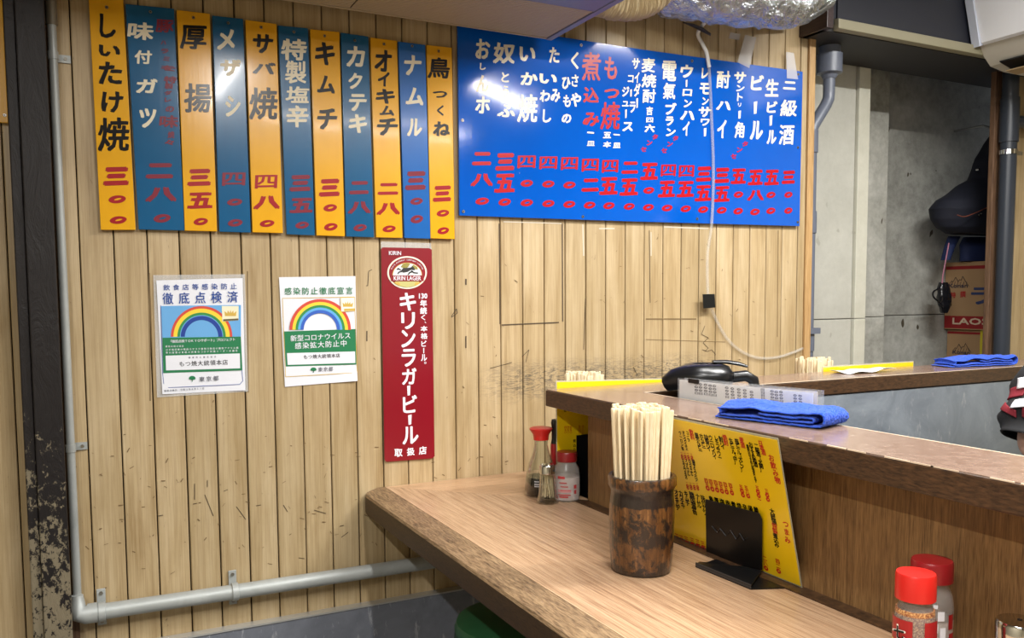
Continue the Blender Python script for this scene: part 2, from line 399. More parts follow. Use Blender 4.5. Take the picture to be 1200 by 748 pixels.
mark([(702, 268), (720, 268)], 2, RESL); mark([(778, 266), (830, 268)], 2, RESL); mark([(763, 272), (763, 300)], 1.8, RESL)
mark([(546, 327), (546, 334)], 2.2, RESD); mark([(546, 394), (546, 408)], 1.8, RESD); mark([(529, 371), (535, 362), (536, 367), (529, 372)], 1, RESD)
mark([(757, 398), (850, 401)], 1.0, RES); mark([(175, 320), (176, 470)], 1.6, RES); mark([(290, 318), (291, 460)], 1.4, RES)
mark([(436, 316), (432, 318), (431, 335), (429, 335)], .8, RESD); mark([(430, 388), (430, 400)], 1.4, RESD)
for q in ([(826, 382), (822, 392), (830, 396), (824, 402), (830, 408), (826, 412)], [(823, 410), (829, 412), (834, 410), (839, 416)],
          [(240, 580), (250, 605)], [(185, 605), (191, 604)], [(226, 591), (231, 590)], [(243, 563), (243, 571)], [(228, 567), (228, 586)], [(277, 594), (288, 609)],
          [(368, 598), (382, 602)], [(332, 592), (337, 600)], [(398, 617), (403, 616)], [(400, 630), (408, 624)], [(262, 576), (267, 574)], [(300, 593), (306, 592)], [(350, 654), (357, 655)],
          [(612, 418), (620, 410), (616, 425)], [(574, 432), (600, 425)], [(742, 430), (747, 440)]):
    mark(q, .8, RESD, 'scratch_mark')

rs = random.Random(11); m = MB()
for i in range(190):
    x = rs.uniform(-.02, 1.15) if i < 150 else rs.uniform(1.0, 2.3); z = rs.gauss(.72, .13) if i < 150 else rs.uniform(.98, 1.45)
    if z < .52 or z > 1.6: continue
    a_ = rs.choice((0, .2, -.3, 1.1, 2.2, 2.6)) + rs.uniform(-.3, .3); L_ = rs.uniform(.003, .013); w_ = rs.uniform(.0004, .0012)
    dx, dz = math.cos(a_) * L_ / 2, math.sin(a_) * L_ / 2; nx, nz = -math.sin(a_) * w_, math.cos(a_) * w_
    m.poly([(x - dx - nx, -.0013, z - dz - nz), (x + dx - nx, -.0013, z + dz - nz), (x + dx + nx, -.0013, z + dz + nz), (x - dx + nx, -.0013, z - dz + nz)])
m.build('knock_marks', mat('knock_brown', (112, 88, 56), .6), wb, kind='stuff')
# soffit box over the opening with its rail and end board
t_ = thing('shutter_box', 'dark shutter box with a beige bottom rail above the concrete recess', 'shutter box', (2.95, -.11, 2.16))
DARK = mat('dark_navy_sheet', (26, 28, 38), .45)
m = MB(); m.box(2.395, 3.86, -.11, -.10, 2.205, 2.62); m.build('front_sheet', DARK, t_)
m = MB(); m.box(2.335, 3.86, -.10, .185, 2.165, 2.19); m.build('underside', mat('soffit_dark', (40, 38, 38), .6), t_)
m = MB(); m.prism([(2.385, -.125, 2.172), (2.385, -.125, 2.205), (2.385, -.10, 2.21), (2.385, -.10, 2.168)], (1.47, 0, 0)); m.build('bottom_rail', mat('rail_beige', (146, 140, 116), .45), t_, bevel=.002)
m = MB(); m.box(2.325, 2.355, -.13, 0.0, 2.165, 2.245); m.build('end_board', BEAM, t_, bevel=.002)
m = MB(); m.box(2.36, 2.395, -.104, -.09, 2.19, 2.62); m.build('side_post', DARK, t_)

# ------------------------------------------------------------------ post, conduits and pipes
t_ = thing('steel_post', 'black steel column with flaking paint at the left edge', 'column', (-.09, -.06, 0))
m = MB(); m.box(-.108, -.0495, -.105, -.088, 0, 2.62); m.build('front_flange', POST, t_, bevel=.003)
m = MB(); m.box(-.131, -.1085, -.098, -.083, 0, 2.62); m.build('side_flange', POST, t_, bevel=.003)
m = MB(); m.box(-.09, -.07, -.088, -.0, 0, 2.62); m.build('web', POST, t_)

t_ = thing('thin_conduit', 'thin galvanised conduit running up beside the black column', 'pipe', (-.038, -.03, .47))
m = MB(); m.tube([(-.038, -.028, .50), (-.038, -.028, 1.98)], .0095, 16); m.build('tube', GALV, t_, smooth=True)
m = MB(); m.tube([(-.038, -.028, 1.885), (-.038, -.028, 2.0)], .0125, 16); m.tube([(-.038, -.028, 2.0), (-.038, -.028, 2.62)], .0115, 16); m.build('upper_sleeve', mat('old_brass_grey', (128, 120, 104), .5, .4), t_, smooth=True)
def saddle(z, parent, x=-.038):
    m = MB(); m.tube([(x, -.028, z - .009), (x, -.028, z + .009)], .0115, 16); m.box(x + .009, x + .036, -.006, -.001, z - .009, z + .009); m.build('saddle_clamp', GALV, parent, smooth=True)
    m = MB(); m.tube([(x + .025, -.006, z), (x + .025, -.009, z)], .004, 10); m.build('screw', SCREW, parent)
saddle(W0.pt(68, 69).z, t_); saddle(W0.pt(90, 523).z, t_)
t_ = thing('wall_pipe', 'thick grey pipe clamped low along the plank wall', 'pipe', (.4, -.04, .45))
m = MB(); m.tube([(-.02, -.042, .482), (.3, -.042, .4795), (2.3, -.042, .470)], .0195, 20); m.build('tube', GALV, t_, smooth=True)
m = MB(); m.tube([(-.038, -.036, .53), (-.038, -.038, .50), (-.034, -.042, .487), (-.02, -.042, .482), (.004, -.042, .482)], [.013, .018, .023, .0245, .0245], 18)
m.tube([(.004, -.042, .482), (.009, -.042, .482)], .021, 18); m.build('elbow', GALV, t_, smooth=True)
for x in (.014, .3285, 1.0):
    z = .4815 - x * .005; m = MB(); m.tube([(x - .008, -.042, z), (x + .008, -.042, z)], .0235, 20)
    m.box(x - .010, x + .010, -.006, -.002, z - .046, z + .046); m.build('saddle_clamp', GALV, t_, smooth=True, bevel=.001)
    for s in (-1, 1):
        m = MB(); m.tube([(x, -.006, z + s * .036), (x, -.010, z + s * .036)], .0045, 10); m.build('screw', SCREW, t_)

t_ = thing('drain_pipe', 'grey plastic drain pipe with a fat coupling beside the blue board', 'pipe', (2.44, .03, .4))
y = .035
m = MB(); m.tube([(2.430, y, .3), (2.430, y, 1.845), (2.440, y, 1.87), (2.500, y, 1.95), (2.514, y, 1.975), (2.516, y, 2.0), (2.516, y, 2.06)], .0215, 18); m.build('tube', PVC, t_, smooth=True)
m = MB(); m.tube([(2.516, y, 2.048), (2.516, y, 2.062), (2.516, y, 2.068), (2.516, y, 2.137)], [.024, .03, .046, .046], 24); m.tube([(2.516, y, 2.137), (2.516, y, 2.165)], .039, 24); m.build('coupling', PVC, t_, smooth=True)
for z in (1.515, 1.81, 1.075): m = MB(); m.tube([(2.430, y, z - .04), (2.430, y, z + .04)], .0255, 18); m.build('joint_sleeve', PVC, t_, smooth=True)
m = MB(); m.box(2.403, 2.46, .0, .012, 1.10, 1.122); m.tube([(2.430, y, 1.1), (2.430, y, 1.122)], .028, 18); m.build('bracket', PVC, t_, smooth=True)

t_ = thing('brown_post', 'narrow weathered wooden post at the right side of the recess', 'post', (3.44, -.01, 0))
m = MB(); m.box(3.418, 3.462, -.012, .012, 0, 2.17); m.build('timber', POSTW, t_, bevel=.003)
t_ = thing('dark_riser_pipe', 'dark grey riser pipe with a side branch next to the brown post', 'pipe', (3.5, -.04, 0))
m = MB(); m.tube([(3.452, -.052, 0), (3.452, -.052, 2.155)], .032, 20); m.build('riser', PVCD, t_, smooth=True)
m = MB(); m.tube([(3.452, -.052, 1.87), (3.452, -.052, 2.05)], .037, 20); m.tube([(3.452, -.052, 1.955), (3.62, -.052, 1.965), (3.858, -.052, 1.98)], .026, 16); m.build('tee_branch', PVCD, t_, smooth=True)
m = MB(); m.tube([(3.452, -.052, 1.82), (3.452, -.052, 1.838)], .036, 20); m.box(3.48, 3.54, -.057, -.047, 1.822, 1.838); m.build('pipe_clamp', CHROME, t_, smooth=True)

# ------------------------------------------------------------------ counter
CT = thing('bar_counter', 'low light wood bar counter with a darker rounded edge, under the red poster', 'counter', (.95, -1.2, .64))
def slab(pts, z0, z1): m = MB(); m.prism([(x, y, z0) for x, y in pts], (0, 0, z1 - z0)); return m
XI, XP, YP = .7555, 1.178, -.4235
slab([(XI, -2.75), (XP, -2.75), (XP, YP), (XI, -.002)], .645, .7045).build('near_top', TOP_Y, CT)
slab([(XI + .0012, -.002), (XP + .0012, YP), (3.35, YP), (3.35, -.002)], .645, .7044).build('far_top', TOP_X, CT)
m = MB()   # edge strip with rounded bevel, rounded at the wall end
prof = [(.6905, .638), (.6885, .644), (.6885, .688), (.692, .694), (.722, .7042), (XI, .7042), (XI, .636), (.70, .632)]
N = 26; ys = [-2.75 + 2.6 * i / 6 for i in range(7)] + [-.15 + .148 * i / 10 for i in range(1, 11)]
rows = []
for y in ys:
    d = max(0, (y + .05) / .05); inset = .014 * (1 - math.sqrt(max(0, 1 - min(1, d) ** 2)))
    rows.append([(x + (inset if x < .75 else 0), y, z) for x, z in prof])
n = len(prof)
for r in rows: m.v += [Vector(p) for p in r]
for i in range(len(rows) - 1):
    for k in range(n):
        k2 = (k + 1) % n; m.f.append([i * n + k, i * n + k2, (i + 1) * n + k2, (i + 1) * n + k]); m.m.append(1 if k in (1, 0, 6, 7) else 0)
m.f.append(list(range(n))); m.m.append(0); m.f.append([(len(rows) - 1) * n + k for k in range(n)][::-1]); m.m.append(0)
m.build('edge_strip', [EDGE, FACE], CT, smooth=True, angle=25)
slab([(XP - .033, -2.75), (XP, -2.75), (XP, YP), (XP - .033, YP + .033)], .7045, .7075).build('back_batten', LEDGE_F, CT)
m = MB(); m.box(XI, XI + .0012, -2.75, -.03, .7042, .7049); m.build('inlay_line', mat('pale_inlay', (226, 186, 150), .3), CT)

PT = thing('counter_partition', 'brown wood-grain partition wall carrying the raised ledge', 'partition', (1.2, -1.2, 0))
slab([(XP, -2.75), (XP + .03, -2.75), (XP + .03, YP - .03), (3.35, YP - .03), (3.35, YP), (XP, YP)], 0, .951).build('panel', PANEL, PT)
m = MB(); m.box(XP + .031, 3.35, -.5235, YP - .031, 0, .951); m.build('steel_lining', STEEL, PT)
m = MB(); m.box(XP + .03, XP + .034, -2.75, -.525, 0, .951); m.build('steel_lining', STEEL, PT)
m = MB(); m.box(2.9, 3.2, -.528, -.5236, .66, .80); m.build('steel_patch', m_steel('bright_steel', (150, 154, 158), (176, 180, 184), .3, .6), PT)
LG = thing('raised_ledge', 'raised narrow ledge with a dark front edge running round the bar', 'ledge', (1.2, -1.2, .95))
XF, XR, YF, YR = 1.097, 1.285, -.337, -.527
slab([(XF, -2.75), (XR, -2.75), (XR, YR), (XF, YF)], .954, .998).build('near_board', [LEDGE_F], LG, bevel=.003)
slab([(XF + .001, YF), (XR + .001, YR), (3.35, YR), (3.35, YF)], .954, .9979).build('far_board', [LEDGE_F], LG, bevel=.003)
slab([(XF + .003, -2.75), (XR - .003, -2.75), (XR - .003, YR + .002), (XF + .003, YF - .002)], .998, .9992).build('near_laminate', LEDGE, LG)
slab([(XF + .005, YF - .002), (XR, YR + .003), (3.35, YR + .003), (3.35, YF - .003)], .998, .9991).build('far_laminate', LEDGE, LG)
m = MB(); m.box(XR - .0035, XR - .0003, -2.75, YR, .9982, .9996); m.box(XR, 3.35, YR + .0003, YR + .0035, .9982, .9996)
m.build('worn_edge', WORN, LG)
m = MB()
for i in range(60):
    y0 = -2.7 + i * .04; 
    if y0 > -.75: break
    if random.random() < .75: m.box(XF + .0004, XF + .0008 + random.random() * .003, y0, y0 + random.uniform(.03, .045), .9975, .9996)
m.build('worn_edge', WORN, LG, kind='stuff')
# shelf on the kitchen side that carries the jug and the document sleeve
t_ = thing('kitchen_shelf', 'steel shelf fixed behind the raised ledge on the kitchen side', 'shelf', (1.38, -.85, .8))
m = MB(); m.box(XP + .035, 1.51, -1.16, -.53, .80, .815); m.build('board', STEEL, t_)
m = MB(); m.box(XP + .035, 1.48, -.56, -.55, .70, .80); m.build('bracket', STEEL, t_)
m = MB(); m.box(XP + .035, 1.48, -1.15, -1.14, .70, .80); m.build('bracket', STEEL, t_)

# green stool
sc_ = (.935, -.49)
t_ = thing('bar_stool', 'round green vinyl bar stool tucked under the counter edge', 'stool', (sc_[0], sc_[1], 0))
m = MB(); c = (sc_[0], sc_[1], 0); GRN = mat('green_vinyl', (40, 92, 58), .38); GRN2 = mat('dark_green_vinyl', (24, 62, 42), .4)
m.lathe([(.0, .392), (.145, .392), (.155, .398), (.160, .412), (.157, .428)], c, 40); m.build('seat_band', GRN2, t_, smooth=True)
m = MB(); m.lathe([(.157, .428), (.159, .436), (.153, .452), (.13, .462), (.08, .466), (0, .467)], c, 40); m.build('seat_cushion', GRN, t_, smooth=True)
m = MB(); m.lathe([(.024, .02), (.024, .392)], c, 20); m.build('column', CHROME, t_, smooth=True)
m = MB(); m.lathe([(.17, 0), (.17, .006), (.06, .025), (.024, .04)], c, 36); m.build('base', CHROME, t_, smooth=True)
# ------------------------------------------------------------------ lettering (queued, built in one go further down)
QUEUE = []
def letter(plane, parent, m_, items, off=.0007, style='brush', name='lettering', label=None):
    QUEUE.append((plane, parent, m_, items, off, style, name, label))
def vcol(txt, u0, v0, u1, v1, s):
    """column of characters between two measured centres"""
    n = len(txt)
    return [(ch, u0 + (u1 - u0) * (i / max(1, n - 1)), v0 + (v1 - v0) * (i / max(1, n - 1)), s, None) for i, ch in enumerate(txt)]
def hrow(txt, u0, v0, u1, v1, s): return vcol(txt, u0, v0, u1, v1, s)

def board_mesh(plane, corners, t, mats, name, parent, off=0, bevel=.0012):
    """flat board from four measured corners (tl, tr, br, bl), thickness t"""
    pts = [plane.pt(u, v, off) for u, v in corners]
    m = MB(); m.prism(pts[::-1], plane.n * (-t)); return m.build(name, mats, parent, bevel=bevel)
def screw(plane, u, v, parent, r=.004, off=0, eye=False):
    a, b = plane.hit(u, v); m = MB(); c = plane.P(a, b, off); m.tube([c, c + plane.n * .0022], [r, r * .8], 14); so = m.build('screw', SCREW, parent, smooth=True)
    c = plane.P(a, b, off + .0022); m2 = MB(); m2.tube([c, c + plane.n * .0006], r * .38, 8); m2.build('screw_recess', BLACK, so)

# hanging price plates ------------------------------------------------
T = 'しいたけ焼'
PL = [
 ('Y', [(104, 0), (145, 4), (159, 269.5), (118, 269.5)], (125, 8.4), 'five black characters and price 300, leftmost of the full row',
  [('し',126.5,30.5,19,31),('い',128.4,59.7,25.5,15),('た',129.4,85.7,27.5,29),('け',131.6,119.8,25,27),('焼',133.4,157.6,36.7,43)],
  [('三',136.4,206.6,29.5,24),('〇',137.4,233.7,19.5,11),('〇',138.6,258,19,10.5)]),
 ('B', [(147, 4.4), (203.9, 10), (216.3, 270.3), (162.6, 269)], (176.2, 14), 'cream characters and a faded red side line, widest plate',
  [('味',165,36.6,30,23),('付',167.7,67,20,17.6),('ガ',172,100.8,24.5,19),('ツ',173,138.5,20,25)],
  [('二',187.5,200.3,31.5,20),('八',189.4,228,36.5,19),('〇',190,256,19,11.5)]),
 ('Y', [(206.9, 11.4), (246, 16), (254.4, 271.3), (216.5, 270.3)], (226.7, 20.6), 'two black characters and a price of 350',
  [('厚',226.8,43.8,31,30.6),('揚',232,114.8,31.5,37)],
  [('三',233.8,208,27,22),('五',234.8,235,29,20.6),('〇',235.3,259.8,16,10)]),
 ('B', [(248.8, 18), (284.9, 22), (294, 272.7), (257, 271.7)], (267.4, 27), 'three cream characters and a price of 400',
  [('メ',265,46.6,21,27),('ザ',270,79.5,24,22),('シ',272.7,124.6,17.5,26.6)],
  [('四',274,210,27,17),('〇',275,237,17,9.6),('〇',275.6,261.3,16.5,10)]),
 ('Y', [(287.7, 23), (324.2, 28), (331.6, 273.3), (296, 272.3)], (306, 32), 'three black characters and a price of 480',
  [('サ',307.8,51.4,23.5,24.6),('バ',309.5,80,26,15.6),('焼',309,121.4,33,41)],
  [('四',312,213,26,17.6),('八',313,237.4,31,17.6),('〇',313,262,16.3,9.6)]),
 ('B', [(326, 29.5), (361, 33), (369, 276), (336, 274.7)], (344.5, 37.5), 'four cream kanji and a price of 350',
  [('特',344.4,58.3,29.5,27.7),('製',346.8,84.7,24.7,29),('塩',348.6,111,27,21.7),('辛',348.4,136.5,25.5,28)],
  [('三',352,214.7,24,21),('五',353.3,240.8,26.5,19),('〇',354,264,15,9.4)]),
 ('Y', [(363.5, 34), (397.8, 37.5), (404.2, 277), (371, 276)], (380.4, 42), 'three thick black characters and price 300',
  [('キ',381,63,23,29.7),('ム',382.4,99.3,20.5,23.3),('チ',383.3,139.5,23,27)],
  [('三',386.4,220,23.7,22.5),('〇',387,243.7,15,10),('〇',387.7,266,15,10.4)]),
 ('B', [(399.6, 38), (431.7, 42.7), (438.3, 278.3), (405.8, 277.3)], (415.8, 47.5), 'four cream characters and a price of 280',
  [('カ',416.7,66.4,21,26.5),('ク',416.2,95,16,20.7),('テ',419,120.3,20.5,22),('キ',419.4,145,21,24.4)],
  [('二',421,220,22.5,17),('八',421.5,243.3,26.5,16),('〇',422,267,14.6,9.6)]),
 ('Y', [(433.9, 43.7), (465.4, 47.7), (471.8, 279), (440.9, 278.3)], (450, 51.7), 'five black characters and a price of 280',
  [('オ',449,71.4,19.5,27.7),('イ',449.6,93,13.4,18.4),('キ',451.8,113,22,19.4),('ム',453.8,129.8,17,13),('チ',453.8,148.7,24,22.7)],
  [('二',455.2,221.5,23.7,15.4),('八',455.6,244.8,27.5,15.8),('〇',456,268.3,14.6,9.2)]),
 ('C', [(467, 48.5), (498.4, 52.5), (504.5, 280), (474, 279)], (483, 54), 'three cream characters, second from the right',
  [('ナ',483.4,76.7,20,26),('ム',486.2,113.2,20.5,23),('ル',486,149.3,17.4,22.7)],
  [('三',487.3,211.7,23.5,24),('〇',488,236,14,9.6),('〇',488.4,257,14,11)]),
 ('Y', [(499.8, 52.5), (529.5, 55.7), (533, 280.4), (504.6, 279.4)], (514, 60), 'four black characters and price 300, rightmost of the row',
  [('鳥',514.3,79.7,25.7,27),('つ',515.3,110.8,17,9),('く',516,129.6,8,13.4),('ね',517.7,151,19.6,19)],
  [('三',518.4,227,21,20.5),('〇',519,250,14,9.4),('〇',519.4,270.5,13,9.6)]),
]
WORDS = {'Y': 'yellow', 'B': 'teal blue', 'C': 'bright blue'}
for i, (k, cs, sc, lb, name_, price) in enumerate(PL):
    y = -.0165 if i not in (2, 4, 6) else -.0185
    # plates lean a hair differently, so the lamps glint differently on each
    tilt = [0, .006, -.004, .004, .0, .006, -.003, .005, -.004, .008, -.006][i]
    pl = Plane((0, y, 1.41), (1, 0, 0), (0, -tilt, 1))
    ctr = pl.pt((cs[0][0] + cs[1][0]) / 2, cs[0][1]); t_ = thing('price_plate', f'{WORDS[k]} price plate with {lb}', 'sign', (ctr.x, y + .006, ctr.z), 'painted price plates in the hanging row')
    if i == 0: cs = [(103.2, -14), (144, -10)] + cs[2:]
    fm = {'Y': YEL, 'B': BLU, 'C': BLU2}[k]
    sd = mat('plate_edge_dark', (58, 44, 28), .6) if k == 'Y' else mat('plate_edge_blue', (14, 44, 62), .6)
    bo = board_mesh(pl, cs, .011, fm, 'board', t_)
    letter(pl, bo, INK if k == 'Y' else CREAM, name_); letter(pl, bo, REDP if k == 'Y' else REDD, price, name='price')
    if i == 1: letter(pl, bo, REDD, [('豚',193,30.5,21,17),('ハ',191.5,50,6,5),('ラ',193,60,9,6),('ミ',195,69,8,6),('を',197.5,80,18,7),('特',199.5,93.5,15,9),('製',198,101,10,8),('ダ',197,109,9,6),('レ',197,117,8,6),('の',199,128,10,8),('味',198,142.5,22,16),('焼',200.5,158,8,9),('々',198.5,167,11,7)], name='side_lettering')
    screw(pl, sc[0], sc[1], t_)
pl = wall(-.0165); t_ = thing('price_plate', 'yellow price plate half hidden behind the black column', 'sign', (-.2, -.012, 1.7), 'painted price plates in the hanging row')
m = MB(); m.box(-.235, -.136, -.0165, -.0055, 1.655, 2.2); m.build('board', YEL, t_, bevel=.001); screw(pl, 5.5, 135, t_)

# big blue board ------------------------------------------------------
BS = wall(-.016)
t_ = thing('menu_board', 'wide bright blue menu board with white and red characters, right of the price plates', 'sign', (1.67, -.012, 1.49))
pts = [BS.pt(536.5, 24.4), BS.pt(661, 43.7), BS.pt(750, 57.5), BS.pt(940.8, 84), BS.pt(937, 265.1), BS.pt(740, 259.6), BS.pt(538.5, 252.7)]
m = MB(); m.prism(pts[::-1], (0, .009, 0)); bo = m.build('sheet', SIGNB, t_, bevel=.0008)
Wc = [('お',565.7,57.5,16.5,25.7),('し',565.8,78,7,9),('ん',565.6,98,14.7,22),('ホ',565.7,123,17,22),
 ('奴',590.8,62.4,25.4,27),('と',592,90.7,9,13),('う',592.4,107.3,7,15),('ふ',593.5,130,21,16.6),
 ('い',618,63.5,19,19),('か',620,92.4,20,17),('焼',618.2,127,23.5,35.6),
 ('た',649.5,64.6,12,20),('い',642.3,92.5,21,13),('わ',638.6,112.5,12,15),('み',651,112,11,17),('し',641,136,10,17),
 ('く',673.5,71,9,22),('さ',673.6,94.6,8,15.6),('ひ',663.4,97.4,10,15.6),('や',674.7,117,12,18),('も',664.3,118.5,9,15.6),('の',663.8,139,11,12),
 ('一',692,155.6,8,2),('皿',692.3,168.2,9,6.4),('五',711.5,158.5,9,8),('本',711.3,169.4,9,8),('一',722.5,158,7.4,1.6),('皿',722.8,170.4,8.6,7),
 ('サ',745,74.6,9,14),('イ',746.3,91,5.5,14),('ダ',746.5,105.5,7.5,17),('|',746.5,120.8,2,12),('コ',739,92.4,6.5,9.4),('|',739.4,109,2,9),('ラ',741,125.7,7,14),
 ('ジ',733,107.4,8,13),('ュ',732.8,121.7,7.5,7),('|',733.4,133.4,2,10.7),('ス',735.5,148.6,12,12),
 ('麦',759.9,76.5,15.5,18.7),('焼',760.5,94.8,17,17.8),('酎',760.5,112.6,15,17.8),('吉',761,130,7.5,11),('四',761.2,140.7,8,6.6),('六',761.3,150.4,11.6,10.3),
 ('電',784.1,83.3,17,26),('氣',784.2,106.7,14.4,21),('ブ',785.8,127.6,13,15.3),('ラ',784.4,142,9.4,11.7),('ン',786,155,10.8,10.3),
 ('ウ',804.6,83.6,14.4,16.8),('|',804.4,97.8,2,9),('ロ',805.3,108.6,10.8,9),('ン',805.9,121.3,9,10),('ハ',805.7,135.3,16.6,12),('イ',803.8,150.8,7.8,18.4),
 ('レ',826.2,86,8,13.5),('モ',825.5,104,11.4,14.8),('ン',826.5,118.6,7.6,10),('サ',825.7,131.3,14.4,13.5),('ワ',826,143.4,10.3,9),('|',826.1,155,3,10.3),
 ('酎',847.5,93.3,15.5,22.5),('ハ',848,123.9,17,11.6),('イ',845.8,151.3,10.3,23.4),
 ('サ',867,90.9,14,15),('ン',867.5,103.5,9.4,8.4),('ト',867,113.7,6.5,10.7),('リ',866.5,122.9,3.7,5),('|',866.6,134.4,3,10),('角',866.5,152.3,11.2,20.6),
 ('ビ',887.3,97,14.6,19.7),('|',885.1,126.2,4,15.5),('ル',886.6,152.7,15,24),
 ('生',904.7,102.9,15.4,22.8),('ビ',904.6,125.5,11.8,15),('|',903.2,141.3,3.4,12.7),('ル',904.2,160.7,10.9,17.8),
 ('二',925.3,100.3,14.6,11),('級',924.3,126.7,19.3,22),('酒',921.6,158,17.2,25.7)]
letter(BS, bo, mat('sign_white', (238, 232, 212), .35, spec=.3), Wc)
Rc = [('煮',692.8,78,22,36),('込',692.8,111.4,18.3,20),('み',692.8,140,19,18.3),('も',715.8,80,15,29),('つ',716.6,109.8,17.4,13),('焼',715.2,135.8,22.7,35),
 ('二',564.8,186,22,17.4),('八',565,211,26,16.5),('〇',565,235.9,15,9.7),('三',592,189.7,21.6,22.5),('五',591.6,214.7,23.5,23.8),('〇',591.3,237,13.7,10),
 ('四',617,189.8,21,16.5),('〇',617.2,214.9,13.7,9.5),('〇',617.2,237.8,13.7,9.5),('四',642.5,190.9,20.7,16.5),('〇',642.5,215.8,13.4,9.5),('〇',642.5,238.7,13.4,9.5),
 ('四',667.3,191.8,19.8,16.5),('〇',667.2,217,13.4,9.5),('〇',667,239.6,13.2,9.5),('四',691.6,193.6,19.6,16.5),('二',692,217,19.8,17),('〇',690.8,240.6,12.8,9.5),
 ('四',714.9,195,19,16.5),('五',713.4,218,21,22.4),('〇',713.5,241.2,12.5,9.4),('二',738.4,196.6,19,16),('五',737.3,219.2,21,21.8),('〇',737.2,242.1,12,9),
 ('五',761,200.9,20,21.8),('〇',760.2,223.3,12,9),('〇',759.7,243.2,12,9),('四',783.2,199.8,17.4,15.2),('五',781.5,221.6,19.6,21),('〇',781.7,243.9,12,9),
 ('四',804.4,200.7,17.8,15.2),('五',803.4,221.7,19.8,20.5),('〇',803.4,244.8,11.4,9),('三',824.8,204,17.4,19.4),('五',824.1,226.5,18.7,20.3),('〇',823.9,245.8,11.2,9),
 ('三',846.3,205.6,17,19.6),('五',846.1,227.4,18,20),('〇',845.6,246.6,11,9),('五',865.5,206.6,17.4,19.6),('〇',865.3,228.2,10.5,8.6),('〇',864.9,247.6,10.5,9),
 ('五',885.5,208,17,19.6),('八',885.7,229,19.3,14),('〇',884.6,248.5,10.5,9),('五',904.5,208,16.7,19.6),('〇',903.3,228.6,10,8.6),('〇',903.2,247.2,10,8.6),
 ('三',924.1,207.8,15,17.2),('〇',923.8,228.4,9,8.2),('〇',923.7,247,9,8.4)]
letter(BS, bo, mat('sign_red', (176, 14, 28), .3, spec=.3), Rc, name='red_lettering')
sm = []
for cu_, cv_ in ((761, 167.5), (785, 169), (866.5, 175.7)): sm += [('セ', cu_ - 7, cv_ + 7.5, 6.5, 6.5), ('ン', cu_, cv_, 6.5, 6.5), ('タ', cu_ + 6.5, cv_ - 7, 6.5, 6.5)]
letter(BS, bo, mat('sign_red', (176, 14, 28), .3, spec=.3), sm, name='small_red_lettering')
for u, v in ((542, 141), (543, 248), (681, 53), (683, 254), (811, 71.5), (817, 256.5), (935.5, 87), (935, 173), (934.7, 260.5)): screw(BS, u, v, t_, .005)

# tape pieces over the board
def tape(cs, lb, plane, off, m_=None):
    o = board_mesh(plane, cs, .0006, m_ or TAPE, 'tape_piece', None, off, 0); tag(o, lb, 'tape'); return o
tape([(873, 41), (886, 44), (878, 80), (864, 73)], 'slanting strip of clear tape over the top edge of the blue board', wall(-.017), .001)
tape([(921, 61), (930, 62), (935, 93), (922, 92)], 'upright strip of clear tape over the top right corner of the blue board', wall(-.017), .001)
tape([(856, 38), (868, 40), (866, 47), (854, 45)], 'small torn scrap of clear tape on the planks above the blue board', wall(-.0025), .0)

# two notices --------------------------------------------------------
def ring(plane, u, v, r0, r1, off, m_, parent, name, ky=1.0):
    m = MB(); n = 36; lin_ = [math.pi * i / n for i in range(n + 1)]
    for a, b in zip(lin_, lin_[1:]):
        m.poly([plane.pt(u + math.cos(q) * r, v - math.sin(q) * r * ky, off) for q, r in ((a, r0), (a, r1), (b, r1), (b, r0))])
    return m.build(name, m_, parent)
def flat(plane, cs, off, m_, parent, name): 
    m = MB(); m.poly([plane.pt(u, v, off) for u, v in cs][::-1]); return m.build(name, m_, parent)
def lines(plane, cs, wpx, off, m_, parent, name):
    m = MB()
    for (u0, v0), (u1, v1) in zip(cs, cs[1:]):
        a, c = plane.pt(u0, v0, off), plane.pt(u1, v1, off); d = (c - a).normalized(); n = plane.n.cross(d) * (wpx * .0011); m.poly([a - n, a + n, c + n, c - n][::-1])
    return m.build(name, m_, parent)
PAPER = mat('paper_white', (228, 230, 238), .4); PBLUE = mat('print_sky', (104, 168, 222), .4); PGREEN = mat('print_green', (30, 120, 76), .4); PNAVY = mat('print_navy', (28, 70, 150), .4)
BANDS = [mat('band_red', (206, 74, 58), .4), mat('band_yellow', (240, 208, 60), .4), mat('band_green', (50, 140, 76), .4), mat('band_light', (96, 170, 226), .4), mat('band_navy', (26, 62, 150), .4)]
GOLD = mat('print_gold', (206, 172, 80), .4); PGREY = mat('print_grey', (92, 96, 108), .4)
def paper(plane, cs, parent, m_, curl):
    tl, tr, br, bl = [Vector(plane.pt(*c)) for c in cs]; m = MB()
    def fn(a, b):
        p = (tl * (1 - a) + tr * a) * (1 - b) + (bl * (1 - a) + br * a) * b
        k = max(0, b - .86) * max(0, abs(a - curl) * 1.6 - .5) * .05; return p + plane.n * (k + .0007 * math.sin(b * 9 + a * 4) - .0009)
    m.grid(fn, 12, 18); return m.build('sheet', m_, parent, smooth=True)
def leaf(plane, u, v, r, parent):
    m = MB(); pts = [(u + r * math.cos(q), v - r * .75 * math.sin(q) + r * .1) for q in [math.pi * (-.12 + 1.24 * i / 12) for i in range(13)]]
    c = (u, v + r * .55)
    for a, b in zip(pts, pts[1:]): m.poly([plane.pt(*c, .0009), plane.pt(*a, .0009), plane.pt(*b, .0009)])
    m.poly([plane.pt(u - r * .12, v + r * .3, .0009), plane.pt(u - r * .12, v + r * 1.1, .0009), plane.pt(u + r * .12, v + r * 1.1, .0009), plane.pt(u + r * .12, v + r * .3, .0009)])
    m.build('ginkgo_mark', PGREEN, parent)
